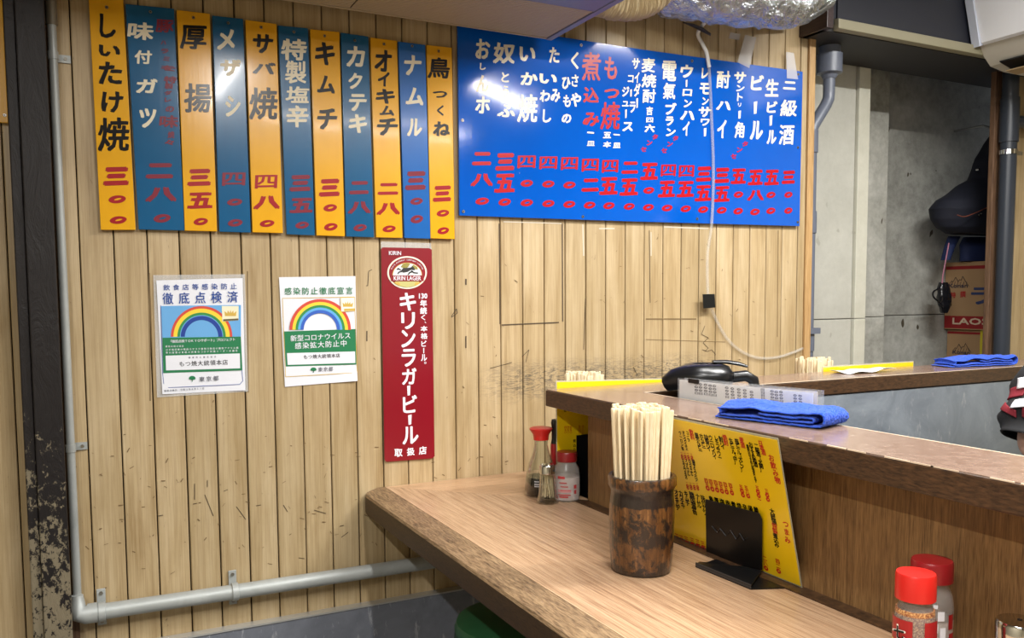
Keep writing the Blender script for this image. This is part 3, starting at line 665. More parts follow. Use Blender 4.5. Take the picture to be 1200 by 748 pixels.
def crown(plane, u, v, s, parent):
    m = MB(); q = [(-1, .55), (-1.1, -.35), (-.6, .05), (-.5, -.5), (-.15, 0), (0, -.65), (.15, 0), (.5, -.5), (.6, .05), (1.1, -.35), (1, .55)]
    for a, b in zip(q, q[1:]): m.poly([plane.pt(u, v + .55 * s, .0014), plane.pt(u + b[0] * s, v + b[1] * s, .0014), plane.pt(u + a[0] * s, v + a[1] * s, .0014)][::-1])
    m.build('crown_mark', GOLD, parent)
PP = wall(-.004)
t_ = thing('notice_poster', 'laminated notice with a rainbow on a sky blue field', 'poster', (PP.pt(236, 395).x, -.003, PP.pt(236, 465).z))
board_mesh(wall(-.0022), [(179.5, 322.5), (287, 321.5), (291, 459), (184, 466)], .001, CLEARP, 'laminate', t_, 0, 0)
paper(PP, [(183.3, 328.8), (284.4, 326), (287.6, 457.5), (190.3, 462.2)], t_, PAPER, .5)
O1 = .0003
flat(PP, [(188.8, 358.7), (282.3, 357.5), (282.3, 394.5), (190.3, 396)], O1, PBLUE, t_, 'sky_field')
flat(PP, [(190.3, 396), (282.3, 394.6), (284, 434), (191.3, 437.5)], O1, PGREEN, t_, 'green_field')
flat(PP, [(194, 417), (281, 414.3), (281.4, 431.8), (194.6, 434.2)], O1 + .0005, PAPER, t_, 'white_field')
flat(PP, [(259.8, 358.7), (279.5, 358.7), (279.5, 375.5), (260.5, 377)], O1 + .0007, mat('icon_cream', (236, 230, 200), .4), t_, 'icon_field'); 
flat(PP, [(261.5, 374.3), (279.3, 373.3), (279.3, 375.3), (261.5, 376.6)], O1 + .0012, mat('icon_dark', (96, 86, 60), .4), t_, 'icon_base')
crown(PP, 270, 367, 6.4, t_)
for k, (a, b) in enumerate(((36, 33), (33, 28.4), (28.4, 25.4), None, (24.4, 19.8))) if False else enumerate([(36, 33), (33, 28.4), (28.4, 25.4), (25.4, 24.4), (24.4, 19.6)]):
    if k != 3: ring(PP, 236.2, 394.8, b, a, O1 + .0004, BANDS[k], t_, 'rainbow_band')
lines(PP, [(188.3, 358), (190.6, 437), (192, 451.5), (194.5, 454.6), (281, 450.6), (284.6, 446.5), (283.5, 434)], .6, O1, PNAVY, t_, 'frame_line')
leaf(PP, 225.2, 443.2, 3.9, t_)
P1N = hrow('飲食店等感染防止', 195.2, 337.3, 273.8, 335.6, 7.6)
P1N += [(c, u, v, s, s * 1.08) for (c, u, v, s, _) in hrow('徹底点検済', 196.7, 350, 272.6, 348, 12.6)]
letter(PP, t_, PNAVY, P1N, .0011, 'print')
letter(PP, t_, PAPER, hrow('「徹底点検TOKYOサポート」プロジェクト', 199.5, 400.4, 274, 398, 3.9) + hrow('徹底点検の項目', 195, 406.2, 214, 405.8, 2.4) + hrow('①手指消毒の徹底②マスク着用③換気の徹底アクリル板', 195.5, 410.2, 278, 407.8, 2.6) + hrow('等の設置④食器の消毒⑤コロナ対策リーダーの選任', 195.5, 413.6, 277, 411.2, 2.6), .0011, 'print', 'white_lettering')
letter(PP, t_, PGREY, hrow('感染防止徹底宣言', 222, 419.3, 252, 418.3, 2.4) + hrow('東京都', 236.6, 444.6, 253, 443.6, 6.4) + hrow('徹底点検日　令和3年8月31日', 193.5, 458.3, 238, 455.3, 2.7), .0011, 'print', 'grey_lettering')
letter(PP, t_, mat('print_black', (40, 38, 44), .4), hrow('もつ焼大統領本店', 213, 426.8, 263.8, 424.8, 6.6), .0013, 'print', 'shop_lettering')

t_ = thing('notice_poster', 'white notice with a rainbow on plain white above a dark green panel', 'poster', (PP.pt(374, 395).x, -.003, PP.pt(374, 453).z))
paper(PP, [(327, 325), (416.7, 323.7), (418.6, 446.5), (334, 453.6)], t_, PAPER, .3)
lines(PP, [(331, 349.8), (415.3, 348), (418.6, 436.8), (334.6, 441.8), (331, 349.8)], .7, O1, GOLD, t_, 'frame_line')
flat(PP, [(332.8, 388.6), (416.7, 385.7), (417.7, 427.2), (335, 429.7)], O1, PGREEN, t_, 'green_field')
flat(PP, [(336.2, 414), (416, 412), (416.3, 425.5), (337, 427.8)], O1 + .0005, PAPER, t_, 'white_field')
flat(PP, [(399, 349), (415.5, 348.5), (415.9, 364.5), (399.6, 365.5)], O1 + .0009, mat('icon_cream2', (240, 236, 222), .4), t_, 'icon_field')
lines(PP, [(399, 349), (415.5, 348.5), (415.9, 364.5), (399.6, 365.5), (399, 349)], .6, O1 + .0012, GOLD, t_, 'icon_frame'); crown(PP, 407.4, 356.6, 5.6, t_)
flat(PP, [(403, 362), (415.6, 361.5), (415.8, 364), (403.2, 364.6)], O1 + .0012, GOLD, t_, 'icon_base')
for k, (a, b) in enumerate([(36, 32.6), (32.6, 29), (29, 26), (26, 23.2), (23.2, 19.4)]): ring(PP, 375.2, 386.6, b, a, O1 + .0004, [BANDS[0], BANDS[1], BANDS[2], BANDS[3], mat('band_blue', (52, 96, 190), .4)][k], t_, 'rainbow_band')
leaf(PP, 367.3, 433, 3.5, t_)
letter(PP, t_, PGREEN, hrow('感染防止徹底宣言', 337.5, 341.7, 409.3, 340.8, 8.6), .0011, 'print')
letter(PP, t_, PAPER, hrow('新型コロナウイルス', 344, 396.8, 407.2, 393.6, 7.6) + hrow('感染拡大防止中', 349.3, 405.6, 402.6, 402.6, 7.8), .0013, 'print', 'white_lettering')
letter(PP, t_, mat('print_black', (40, 38, 44), .4), hrow('もつ焼大統領本店', 358, 418.6, 396, 416.8, 5.0), .0015, 'print', 'shop_lettering')
letter(PP, t_, PGREY, hrow('東京都', 375.4, 433.2, 387.6, 432.6, 5.2), .0015, 'print', 'grey_lettering')

# red beer poster ------------------------------------------------------
BP = wall(-.0065)
t_ = thing('beer_poster', 'tall narrow red beer poster with white characters and an oval emblem', 'poster', (BP.pt(478, 400).x, -.005, BP.pt(480, 540).z))
CR = mat('poster_crimson', (134, 10, 30), .32, coat=.4, coatr=.15)
cs = [(446.6, 292), (448.6, 290), (503, 291), (506, 293), (509.3, 534.6), (506.8, 537.4), (453, 541.4), (450.7, 539)]
m = MB(); m.prism([BP.pt(u, v) for u, v in cs][::-1], (0, .003, 0)); m.build('board', CR, t_)
board_mesh(wall(-.0032), [(446.5, 283), (505, 285), (506.5, 300), (446.5, 300)], .001, CLEARP, 'plastic_sleeve', t_, 0, 0)
def oval(u, v, rx, ry, off, m_, name, a0=0, a1=2 * math.pi, inner=0):
    m = MB(); n = 48; qs = [a0 + (a1 - a0) * i / n for i in range(n + 1)]
    for a, b in zip(qs, qs[1:]):
        if inner: m.poly([BP.pt(u + math.cos(q) * rx * k, v - math.sin(q) * ry * k, off) for q, k in ((a, inner), (a, 1), (b, 1), (b, inner))])
        else: m.poly([BP.pt(u, v, off), BP.pt(u + math.cos(a) * rx, v - math.sin(a) * ry, off), BP.pt(u + math.cos(b) * rx, v - math.sin(b) * ry, off)])
    return m.build(name, m_, t_)
EC = (476.9, 319.6); IVORY = mat('print_ivory', (238, 232, 214), .4); LG2 = mat('print_pale_gold', (196, 190, 122), .4)
oval(*EC, 23.2, 19.2, .0012, IVORY, 'emblem_rim'); oval(*EC, 21.3, 17.4, .0017, mat('emblem_red', (140, 18, 28), .4), 'emblem_ground')
oval(EC[0], EC[1] + 3.2, 17.4, 14.8, .0022, GOLD, 'emblem_line', 0, math.pi); oval(EC[0], EC[1] + 3.2, 16.7, 14.1, .0026, mat('print_white', (228, 234, 238), .4), 'emblem_field', 0, math.pi)
def bpoly(pts, off, m_, name):
    m = MB(); c = [sum(p[i] for p in pts) / len(pts) for i in (0, 1)]
    for a, b in zip(pts, pts[1:] + pts[:1]): m.poly([BP.pt(*c, off), BP.pt(*a, off), BP.pt(*b, off)])
    return m.build(name, m_, t_)
bpoly([(457, 323), (496.8, 323), (496, 329.6), (458, 329.6)], .0029, mat('emblem_red', (140, 18, 28), .4), 'emblem_band')
bpoly([(462.5, 330), (491, 330), (487, 335.2), (476.8, 337), (466.5, 335.2)], .0029, LG2, 'emblem_base')
bpoly([(460.5, 331), (467.5, 331), (469, 334.8), (465, 334)], .0033, GOLD, 'emblem_scroll'); bpoly([(486.3, 331), (493.3, 331), (489, 334), (485, 334.8)], .0033, GOLD, 'emblem_scroll')
# galloping creature on the emblem: body, mane, legs, tail
OL = mat('emblem_olive', (150, 142, 70), .4); DKE = mat('emblem_dark', (50, 48, 50), .4)
for pts in ([(469, 313), (471.5, 309.6), (476, 308.4), (480.4, 309.2), (478, 313), (474.5, 315)], [(481, 313.4), (484, 310.4), (488.4, 313), (489.4, 316), (485.4, 315.6)]): bpoly(pts, .0035, OL, 'emblem_mane')
for pts in ([(469.4, 317.4), (472, 314.2), (478, 314), (481.5, 313.4), (482, 316), (477, 318.8), (472, 319.6)], [(464, 316), (466, 314), (468.6, 315.4), (470, 317.4), (467.4, 315.8), (465.4, 316.4)],
            [(465, 321), (466.4, 318.6), (469.6, 317.4), (471, 318.8), (467.4, 319.6), (466.2, 321.6)], [(477, 322), (479, 319), (482.5, 317.4), (484, 318.6), (480, 320.4), (478.2, 322.4)],
            [(481.5, 316.6), (485, 319), (489.8, 319.6), (489.2, 320.8), (484.6, 320.4), (481, 318.4)], [(480.6, 314.6), (482.6, 312), (484.4, 313.4), (486, 316.6), (483, 316.6)]): bpoly(pts, .0039, DKE, 'emblem_body')
PW = mat('print_white2', (236, 236, 246), .4)
letter(BP, t_, PW, [('キ',477.9,353.7,19,21),('リ',478.2,376,16,19.7),('ン',478.5,397,16.5,20.6),('ラ',479,419.5,16.5,20.8),('ガ',479.6,441.2,17,19.3),('|',479,457.7,3.8,12),('ビ',480.4,473.7,16.5,20.6),('|',480.3,492,4.1,12),('ル',480.9,510.2,18.7,20.6),
 ('取',466.9,530.8,9.4,9.4),('扱',481.3,529.4,9,9.2),('店',495.3,528,9,9.4),
 ('130',495.8,347,10,6),('年',496.2,355.6,8,8),('続',496.2,364.3,8,8),('く',495.8,372.2,5,6.5),('、',498.4,378,2,2),('本',496.8,385.3,8,6.5),('格',497,394,8,7),('ビ',496.7,402.8,6,7),('|',496.5,411,1.3,6.5),('ル',496.8,419.2,7,8),('。',498.3,425.4,2.6,2.6)], .0006, 'heavy')
letter(BP, t_, PW, [('KIRIN', 462.5, 296.8, 14.4, 4.6), ('KIRIN LAGER', 477.1, 326.2, 32.5, 5.2)], .0033, 'print', 'latin_lettering')
arc = 'KIRIN BREWERY COMPANY LIMITED'; it = []
for i, ch in enumerate(arc):
    q = math.radians(160 - 140 * i / (len(arc) - 1)); it.append((ch, EC[0] + 19.2 * math.cos(q), EC[1] + 1 - 15.9 * math.sin(q), 2.0, None))
letter(BP, t_, PW, it, .0022, 'print', 'ring_lettering')

def build_queue():
    need = {}
    for plane, parent, m_, items, off, style, name, label in QUEUE:
        for it in items: need[(it[0], style if it[0] not in '〇|' or style == 'print' else 'x')] = None
    tmp = {}
    OFS = {'brush': 0, 'print': 0, 'heavy': 0}
    for (s, st) in need:
        if st == 'x' or s in ' 　': continue
        cu = bpy.data.curves.new('t', 'FONT'); cu.body = s; cu.offset = OFS[st]; cu.resolution_u = 2
        o = bpy.data.objects.new('t', cu); COL.objects.link(o); tmp[(s, st)] = o
    bpy.context.view_layer.update(); dg = bpy.context.evaluated_depsgraph_get()
    G = {}
    for k, o in tmp.items():
        me = bpy.data.meshes.new_from_object(o.evaluated_get(dg)); G[k] = ([tuple(v.co[:2]) for v in me.vertices], [list(p.vertices) for p in me.polygons]); bpy.data.meshes.remove(me)
    for o in tmp.values():
        cu = o.data; bpy.data.objects.remove(o); bpy.data.curves.remove(cu)
    for plane, parent, m_, items, off, style, name, label in QUEUE:
        mb = MB(); single = style == 'brush' or (name in ('lettering', 'red_lettering') and len(items) > 1 and min(i[2] for i in items) > 0 and max((i[3]) for i in items) > 8)
        for ch, u, v, wpx, hpx in items:
            a, b = plane.hit(u, v); a0, _ = plane.hit(u - wpx / 2, v); a1, _ = plane.hit(u + wpx / 2, v); W = abs(a1 - a0)
            if hpx: _, b0 = plane.hit(u, v - hpx / 2); _, b1 = plane.hit(u, v + hpx / 2); H = abs(b1 - b0)
            if ch in ' 　': continue
            if ch == '|' and hpx: vs, fs = [(-.4, -.5), (.36, -.46), (.5, .5), (-.5, .44)], [[0, 1, 2, 3]]; vs = [(x, y) for x, y in vs]
            elif ch == '〇' and style != 'print':
                n = 20; vs = []; fs = []
                for i in range(n):
                    q = 2 * math.pi * i / n; r = .5 * (1 + .05 * math.sin(q * 2 + 1)); vs.append((math.cos(q) * r, math.sin(q) * r))
                    x, y = .23 * math.cos(q), .12 * math.sin(q); vs.append((x * .9 - y * .35 + .03, x * .42 + y * .9 + .02))
                for i in range(n): j = (i + 1) % n; fs.append([2 * i, 2 * j, 2 * j + 1, 2 * i + 1])
            else:
                vs, fs = G[(ch, style)]
                if not vs: continue
                x0, x1 = min(p[0] for p in vs), max(p[0] for p in vs); y0, y1 = min(p[1] for p in vs), max(p[1] for p in vs)
                if hpx:
                    vs = [((x - x0) / (x1 - x0) - .5, (y - y0) / (y1 - y0) - .5) for x, y in vs]
                else:
                    lat = ord(ch[0]) < 128; cx = (x0 + x1) / 2 if lat else .5
                    vs = [((x - cx) * 1.04, (y - (.34 if lat else .36)) * 1.04) for x, y in vs]; H = W
            sl = .10 if style == 'brush' else 0
            asp = W / H if hpx else 1
            if ch in '|' or (ch == '〇' and style != 'print'): st = [(0, 0)]
            else:
                e = {'brush': .046, 'print': .014, 'heavy': .032}[style]
                if style == 'brush' and ch in '一二三五八' and H < W * 1.2: e = .058
                if style == 'brush' and ord(ch[0]) >= 0x4E00 and ch not in '一二三五六八': e = .026 if ch in '四皿鳥厚揚焼級酒電氣煮製塩麦酎' else .034
                st = [(0, 0), (e, e * .6), (-e, -e * .6), (e * .7, -e), (-e * .7, e)] if style != 'print' else [(0, 0), (e, 0), (-e, 0), (0, e)]
                if style == 'brush' and ch in '一二三': st += [(0, .085), (0, -.085)] if H > W * .5 else []
                if len(ch) > 1: st = [(p * min(1, H / W) * 1.2, q * 1.6) for p, q in st]
                if hpx: k_ = .83 if (style == 'brush' and ch in '二三') else 1 - 1.6 * e; vs = [(x * (1 - 1.6 * e), y * k_) for x, y in vs]
            for si, (ox, oy) in enumerate(st):
                base = len(mb.v)
                for x, y in vs:
                    x, y = x + ox * (1 if hpx or len(ch) > 1 else .9), y + oy * (min(1.0, asp * 1.0) if hpx else .9)
                    if sl and hpx: y2 = y + sl * x * min(asp, 1.2) * (1 if H > W * .4 else .3); y2 /= (1 + sl * min(asp, 1.2)); x2 = x + .03 * math.sin(y * 5)
                    else: x2, y2 = x, y
                    mb.v.append(plane.P(a + x2 * W, b + y2 * H, off + si * .00002))
                for f in fs: mb.f.append([base + i for i in f]); mb.m.append(0)
            if single: mb.build('character', m_, parent); mb = MB()
        if not single: mb.build(name, m_, parent, label=label, kind='stuff' if len(items) > 1 else None)
    QUEUE.clear()
# ------------------------------------------------------------------ yellow table menu leaning on the partition, and its stand
bl = Vector((1.168, 0, .7085)); tp = Vector((1.0795, 0, .996))
MP = Plane(bl, (0, -1, 0), tp - bl)
HM = (tp - bl).length
def menu(name, lb, plane, a0, a1, h, shear=0.0, drop=0.0):
    c = plane.P((a0 + a1) / 2, 0); t = thing(name, lb, 'menu', tuple(c))
    m = MB(); m.prism([plane.P(a0 - .003, 0, -.0006), plane.P(a1 + .003, 0, -.0006), plane.P(a1 + .003 + shear, h + .002 - drop, -.0006), plane.P(a0 - .003 + shear, h + .002, -.0006)], plane.n * -.0008)
    m.build('laminate_border', mat('laminate_clear', (200, 196, 170), .15, alpha=.5), t)
    m = MB(); m.prism([plane.P(a0, .003), plane.P(a1, .003), plane.P(a1 + shear, h - .002 - drop), plane.P(a0 + shear, h - .002)], plane.n * -.0006); m.build('sheet', MYEL, t)
    return t
aR0 = MP.hit(938, 687)[0]; aR1 = MP.hit(908.5, 507)[0]
t_ = menu('table_menu', 'yellow laminated menu sheet leaning against the ledge behind the bamboo holder', MP, aR0 - .425, aR0, HM, aR1 - aR0)
NEARMENU = t_
K = []; Rr = []
Rr += vcol('お飲み物', 904, 537, 911.4, 563, 6.4) + vcol('つまみ', 921, 614.5, 923, 633, 6.4) + vcol('四二〇', 911.5, 658, 912.7, 669.5, 4.6) + vcol('二八〇', 896.6, 654.6, 897.9, 666, 4.6)
Rr += vcol('日本酒', 891.4, 520, 894.8, 530.4, 5.2) + vcol('三〇〇', 898.5, 575.6, 900.2, 585.6, 4.2) + vcol('五〇〇〜', 887.6, 572, 890.2, 585.8, 4.2) + vcol('五八〇', 874.7, 572, 877, 581.5, 4.2) + vcol('五〇〇', 868.6, 571, 870.8, 580.4, 4.2)
Rr += vcol('麦酒', 869.2, 516, 870.6, 522, 5) + vcol('焼酎', 849.6, 513, 851, 519, 5) + vcol('飲料', 810.3, 506.7, 811.6, 512.6, 4.6)
for x, y0 in ((856.2, 568.3), (850.1, 567.3), (844.5, 566.3), (838.9, 565), (833.3, 564), (827.8, 562.8)): Rr += vcol('四五〇', x, y0 + .8, x + 1.7, y0 + 9.5, 4.2)
for x in (810.5, 806.5, 802.8, 799.0): Rr += vcol('二〇〇', x, 532 + (x - 799) * .12, x + .8, 537 + (x - 799) * .12, 2.6)
for x in (817.3, 813.4, 809.4, 805.4): Rr += vcol('二〇〇', x, 567 + (x - 805) * .1, x + .8, 572 + (x - 805) * .1, 2.6)
K += vcol('二級酒（大関）', 886.6, 523, 893.3, 551, 4.8) + vcol('おすすめ地酒', 880, 521.5, 885.6, 544.5, 4.8) + vcol('季節のおすすめ日本酒あります', 876.3, 523, 886, 564, 3.0)
K += vcol('瓶ビール（大ビン）', 863.7, 517.6, 870.5, 551, 4.6) + vcol('生ビール（中）', 856.8, 517, 862.8, 542, 4.6)
K += vcol('酎ハイ', 845, 514.8, 847.3, 523.6, 4.8) + vcol('レモンサワー', 839.5, 513.7, 843.8, 536.6, 4.6) + vcol('ウーロンハイ', 833, 513.3, 837.8, 535.4, 4.6) + vcol('抹茶ハイ', 827.8, 513, 830.8, 526, 4.8) + vcol('ホッピー', 822, 511.6, 825.2, 525.2, 4.6) + vcol('黒ホッピー', 816.6, 510.8, 821, 528.6, 4.6)
K += vcol('コーラ', 805.7, 507.5, 807, 515.6, 3.2) + vcol('オレンジジュース', 801.2, 507, 804.8, 526.2, 3) + vcol('ウーロン茶', 797.2, 507.5, 800.2, 526, 3)
K += vcol('緑茶アイスウーロン', 812.9, 541, 816.2, 562.5, 3.2) + vcol('ジンジャーエール', 808.6, 541, 811, 556, 3) + vcol('ノンアルコール', 804.4, 540, 807, 556, 3) + vcol('ミネラルウォーター', 800.8, 540, 804.6, 561, 3)
K += vcol('オイキムチ', 792.8, 577.4, 794.4, 595, 4.8) + vcol('カクテキ', 798, 578.4, 800.5, 592.4, 4.8) + vcol('キムチ', 804.2, 579, 806, 590, 4.8) + vcol('韓国海苔', 811, 580.6, 814, 599.4, 5.4) + vcol('ナムル', 817.8, 582, 819.4, 592.4, 4.8) + vcol('味付ガツ', 824, 584, 826.5, 601, 4.8)
for i, ch in enumerate('鳥厚塩串煮焼辛揚鯖'): K.append((ch, 833.4 + i * 6.6, 585.2 + i * 1.55, 5, None)); K.append((ch, 834.2 + i * 6.6, 590.4 + i * 1.55, 5, None))
K += vcol('大統領', 905, 599.5, 907.2, 611.5, 5.4); Rr += vcol('特製', 907.9, 616.6, 908.5, 622.5, 5.4); K += vcol('煮込み', 909, 628.4, 910.4, 638.6, 5.2)
for x, y0, y1 in ((793.8, 628, 639), (799.1, 630, 640.4), (804.6, 631.3, 641.6), (811.4, 632.8, 643.6), (817.8, 634.6, 645), (824, 636.6, 647.6)): Rr += vcol('三〇〇', x, y0 + .8, x + .9, y1, 4.4)
letter(MP, t_, INK, K, .0005, 'heavy', 'black_lettering'); letter(MP, t_, PRED, Rr, .0005, 'heavy', 'red_print')

FP = Plane((0, -.3370, .7085), (1, 0, 0), (0, .0015, .2455))
t_ = menu('table_menu', 'yellow laminated menu sheet standing at the corner behind the salt bottle', FP, 1.1345, 1.5545, .310, 0, .013)
letter(FP, t_, PRED, vcol('四五〇', 662.4, 500.8, 662.4, 506.8, 2.6) + vcol('四五〇', 665.6, 500.8, 665.6, 506.8, 2.6) + vcol('四五〇', 668.8, 500.8, 668.8, 506.8, 2.6) + vcol('五〇〇', 679, 500, 679, 507, 2.8) + vcol('五八〇', 683, 500, 683, 507, 2.8), .0006, 'print', 'red_lettering')
letter(FP, t_, INK, vcol('煮込み', 673, 517, 673, 527, 3.6) + vcol('特製', 678.4, 516.6, 678.4, 520.6, 3.8) + vcol('串焼', 684, 516, 684, 520.6, 3.8) + [('酒', 662, 481.6, 3, None), ('日', 671, 481, 2.4, None)], .0006, 'print', 'black_lettering')
FP2 = Plane((0, -.3360, .7085), (1, 0, 0), (0, .0012, .2455))
t_ = menu('table_menu', 'yellow laminated menu sheet poking above the far ledge below the drain pipe', FP2, 2.120, 2.545, .306)
def bookend(lb, loc, fn):
    t = thing('menu_stand', lb, 'bookend', loc); fn(t); return t
def be_near(t):
    q = Plane(bl + Vector((-.006, 0, 0)), (0, -1, 0), tp - bl)
    a = [q.hit(*p) for p in ((827.5, 585), (892, 602), (893.5, 668), (828.5, 654))]
    m = MB(); m.prism([q.P(a[0][0], a[0][1]), q.P(a[1][0] - .004, a[1][1]), q.P(a[1][0], a[1][1] - .012), q.P(a[2][0], a[2][1]), q.P(a[3][0], a[3][1])][::-1], q.n * .0022); m.build('upright', BLACKM, t, bevel=.0006)
    m = MB(); pts = [(835, 616), (842, 624), (845, 619), (852, 628), (857, 621), (864, 632), (868, 625), (873, 633), (877, 630)]
    for (u0, v0), (u1, v1) in zip(pts, pts[1:]):
        A, B = q.pt(u0, v0, .0026), q.pt(u1, v1, .0026); m.tube([A, B], .0011, 6)
    m.build('pressed_wave', mat('dark_metal_edge', (46, 46, 48), .3, .6), t)
    B0 = q.P(a[3][0], a[3][1], .002); B1 = q.P(a[2][0], a[2][1], .002); F0, F1 = onz(815, 664, .7065), onz(880, 690.5, .7065)
    m = MB(); m.prism([B0, B1, F1 + Vector((0, 0, .006)), F0 + Vector((0, 0, .006))], (0, 0, -.0022)); m.build('sloping_foot', BLACKM, t, bevel=.0006)
    m = MB(); m.prism([F0, F1, F1 + Vector((0, 0, .008)), F0 + Vector((0, 0, .008))], (.002, .001, 0)); m.build('foot_lip', mat('worn_black', (70, 70, 72), .4, .5), t)
    m = MB(); m.prism([(F1.x, F1.y, .7047), (F0.x, F0.y, .7047), (1.155, F0.y + .02, .7047), (1.155, F1.y - .028, .7047)], (0, 0, .0022)); m.build('base_plate', BLACKM, t)
bookend('black metal bookend with a wave pressed in it, holding the yellow menu upright', (1.13, -1.0, .7045), be_near)
def be_far(t):
    m = MB(); m.box(1.192, 1.28, -.3425, -.3405, .7065, .868); m.build('upright', BLACKM, t)
    m = MB(); m.box(1.192, 1.28, -.405, -.3405, .7047, .7065); m.build('base_plate', BLACKM, t)
bookend('black metal bookend at the partition corner behind the salt bottle', (1.23, -.36, .7045), be_far)

# ------------------------------------------------------------------ chopstick holders
def make_holder(loc, lb):
    t = thing('chopstick_holder', lb, 'holder', loc, 'bamboo chopstick holders on the counter'); c = Vector(loc)
    pr = [(.054, 0), (.0585, .003), (.0605, .02), (.0635, .06), (.0645, .10), (.0640, .13), (.0618, .150), (.0612, .160), (.0640, .168), (.0668, .172), (.0670, .188), (.0655, .1915), (.0590, .1915), (.0580, .188), (.0575, .10), (0, .10)]
    m = MB(); m.lathe(pr, c, 56, fn=lambda r, z, a: r * (1 + .012 * math.sin(3 * a + z * 20) + .006 * math.sin(17 * a))); m.build('bamboo_cup', BAMB, t, smooth=True, angle=60); return t
HC = Vector((.977, -.948, .7045))
hold = make_holder(tuple(HC), 'dark scorched bamboo cup full of chopsticks in front of the yellow menu')
def make_chop(lb, group):
    m = MB()
    for s in (-1, 1):
        w0, w1, d0, d1, L, tt = .0046, .0030, .0026, .0020, 0.0, .222
        b = len(m.v); cx0, cx1 = s * .0024, s * .0041
        prof = [(-1, -.6), (-.6, -1), (.6, -1), (1, -.6), (1, .6), (.6, 1), (-.6, 1), (-1, .6)]
        for z, cx, w_, d_ in ((0, cx0, .0018, .0019), (.218, cx1, .0040, .0030), (.2205, cx1, .0035, .0025)):
            for px, py in prof: m.v.append(Vector((cx + px * w_, py * d_, z)))
        for k in range(2):
            for i in range(8):
                j = (i + 1) % 8; m.f.append([b + k * 8 + i, b + k * 8 + j, b + k * 8 + 8 + j, b + k * 8 + 8 + i]); m.m.append(0)
        m.f.append([b + 16 + i for i in range(8)]); m.m.append(0); m.f.append([b + i for i in range(8)][::-1]); m.m.append(0)
    o = m.build('chopsticks', CHOP, None); tag(o, lb, 'chopsticks', group); return o
def bundle(center, zf, n, rtop, rbot, lb, group, proto, zj=.006, seed=3):
    rnd = random.Random(seed); out = []; pos = []
    tries = 0
    while len(pos) < n and tries < 20000:
        tries += 1; r = rtop * math.sqrt(rnd.random()); a = rnd.random() * 6.283; p = (r * math.cos(a), r * math.sin(a))
        if all((p[0] - q[0]) ** 2 + (p[1] - q[1]) ** 2 > .0112 ** 2 for q in pos): pos.append(p)
    for i, p in enumerate(pos):
        o = proto if proto.get('used') is None else proto.copy()
        if o is not proto: COL.objects.link(o)
        else: proto['used'] = 1
        o['label'] = lb; o['group'] = group
        top = Vector((center[0] + p[0], center[1] + p[1], 0)); k = rbot / rtop; bot = Vector((center[0] + p[0] * k, center[1] + p[1] * k, zf))
        d = Vector((top.x - bot.x, top.y - bot.y, .218)).normalized(); q = d.to_track_quat('Z', 'Y')
        o.rotation_mode = 'QUATERNION'; from_z = Matrix.Rotation(rnd.gauss(-.5, .45), 4, 'Z').to_quaternion(); o.rotation_quaternion = q @ from_z
        o.location = (bot.x, bot.y, zf + rnd.random() * zj); out.append(o)
    return out
PC = make_chop('x', 'x'); del PC['label']
bundle(HC, .8055, 52, .0575, .049, 'pair of pale disposable chopsticks standing in the near bamboo cup', 'chopsticks in the near bamboo cup', PC, .008)
PC['used'] = 1
h2 = copy_tree(hold); h2.location = (1.275, -.235, .7045); h2['label'] = 'bamboo cup behind the ledge, only its chopsticks showing above the corner'
bundle((1.275, -.235), .800, 30, .0575, .050, 'chopsticks whose tips show above the ledge by the plank wall', 'chopsticks behind the ledge corner', PC, .012, 5)
h3 = copy_tree(hold); h3.location = (2.185, -.235, .7045); h3['label'] = 'bamboo cup behind the far ledge, below the drain pipe'
bundle((2.185, -.235), .806, 34, .0575, .050, 'chopsticks whose tips show above the far ledge below the drain pipe', 'chopsticks behind the far ledge', PC, .012, 6)
for o in list(COL.objects):
    if 'used' in o: del o['used']

# ------------------------------------------------------------------ condiments on the counter
ZT = .7046
c = (1.104, -.300, ZT)
t_ = thing('soy_sauce_bottle', 'glass soy sauce bottle with a flaring red cap', 'bottle', c)
po = [(.040, 0), (.0445, .004), (.0455, .014), (.043, .045), (.035, .085), (.023, .118), (.0185, .138), (.0185, .152)]
pin = [(.0165, .150), (.0165, .138), (.021, .118), (.033, .085), (.041, .045), (.0432, .014), (.040, .0055), (0, .0055)]
m = MB(); m.lathe(po + pin, c, 40); m.build('glass_body', GLASS, t_, smooth=True)
m = MB(); m.lathe([(0, .0030), (.0405, .0035), (.0444, .014), (.0420, .045), (.0402, .052), (0, .052)], c, 40); m.build('soy_sauce', SOYQ, t_, smooth=True)
m = MB(); m.lathe([(.0165, .1525), (.0205, .1526), (.021, .160), (.0225, .168), (.031, .180), (.0315, .184), (.027, .1865), (0, .187)], c, 36); m.build('cap', REDC, t_, smooth=True)
m = MB(); q = Plane((c[0], c[1], 0), (RGT.x, RGT.y, 0), (0, 0, 1))
for i, (dz, w_) in enumerate(((.044, .012), (.037, .018), (.031, .015))):
    for k in range(int(w_ / .0035)):
        a = math.atan2(-FWD.y, -FWD.x) - .40 + k * .10; rr = .0462
        x, y = c[0] + rr * math.cos(a), c[1] + rr * math.sin(a); tx, ty = -math.sin(a) * .0014, math.cos(a) * .0014
        m.poly([(x - tx, y - ty, ZT + dz), (x + tx, y + ty, ZT + dz), (x + tx, y + ty, ZT + dz + .0035), (x - tx, y - ty, ZT + dz + .0035)])
m.build('printed_mark', PAPER, t_, kind='stuff')

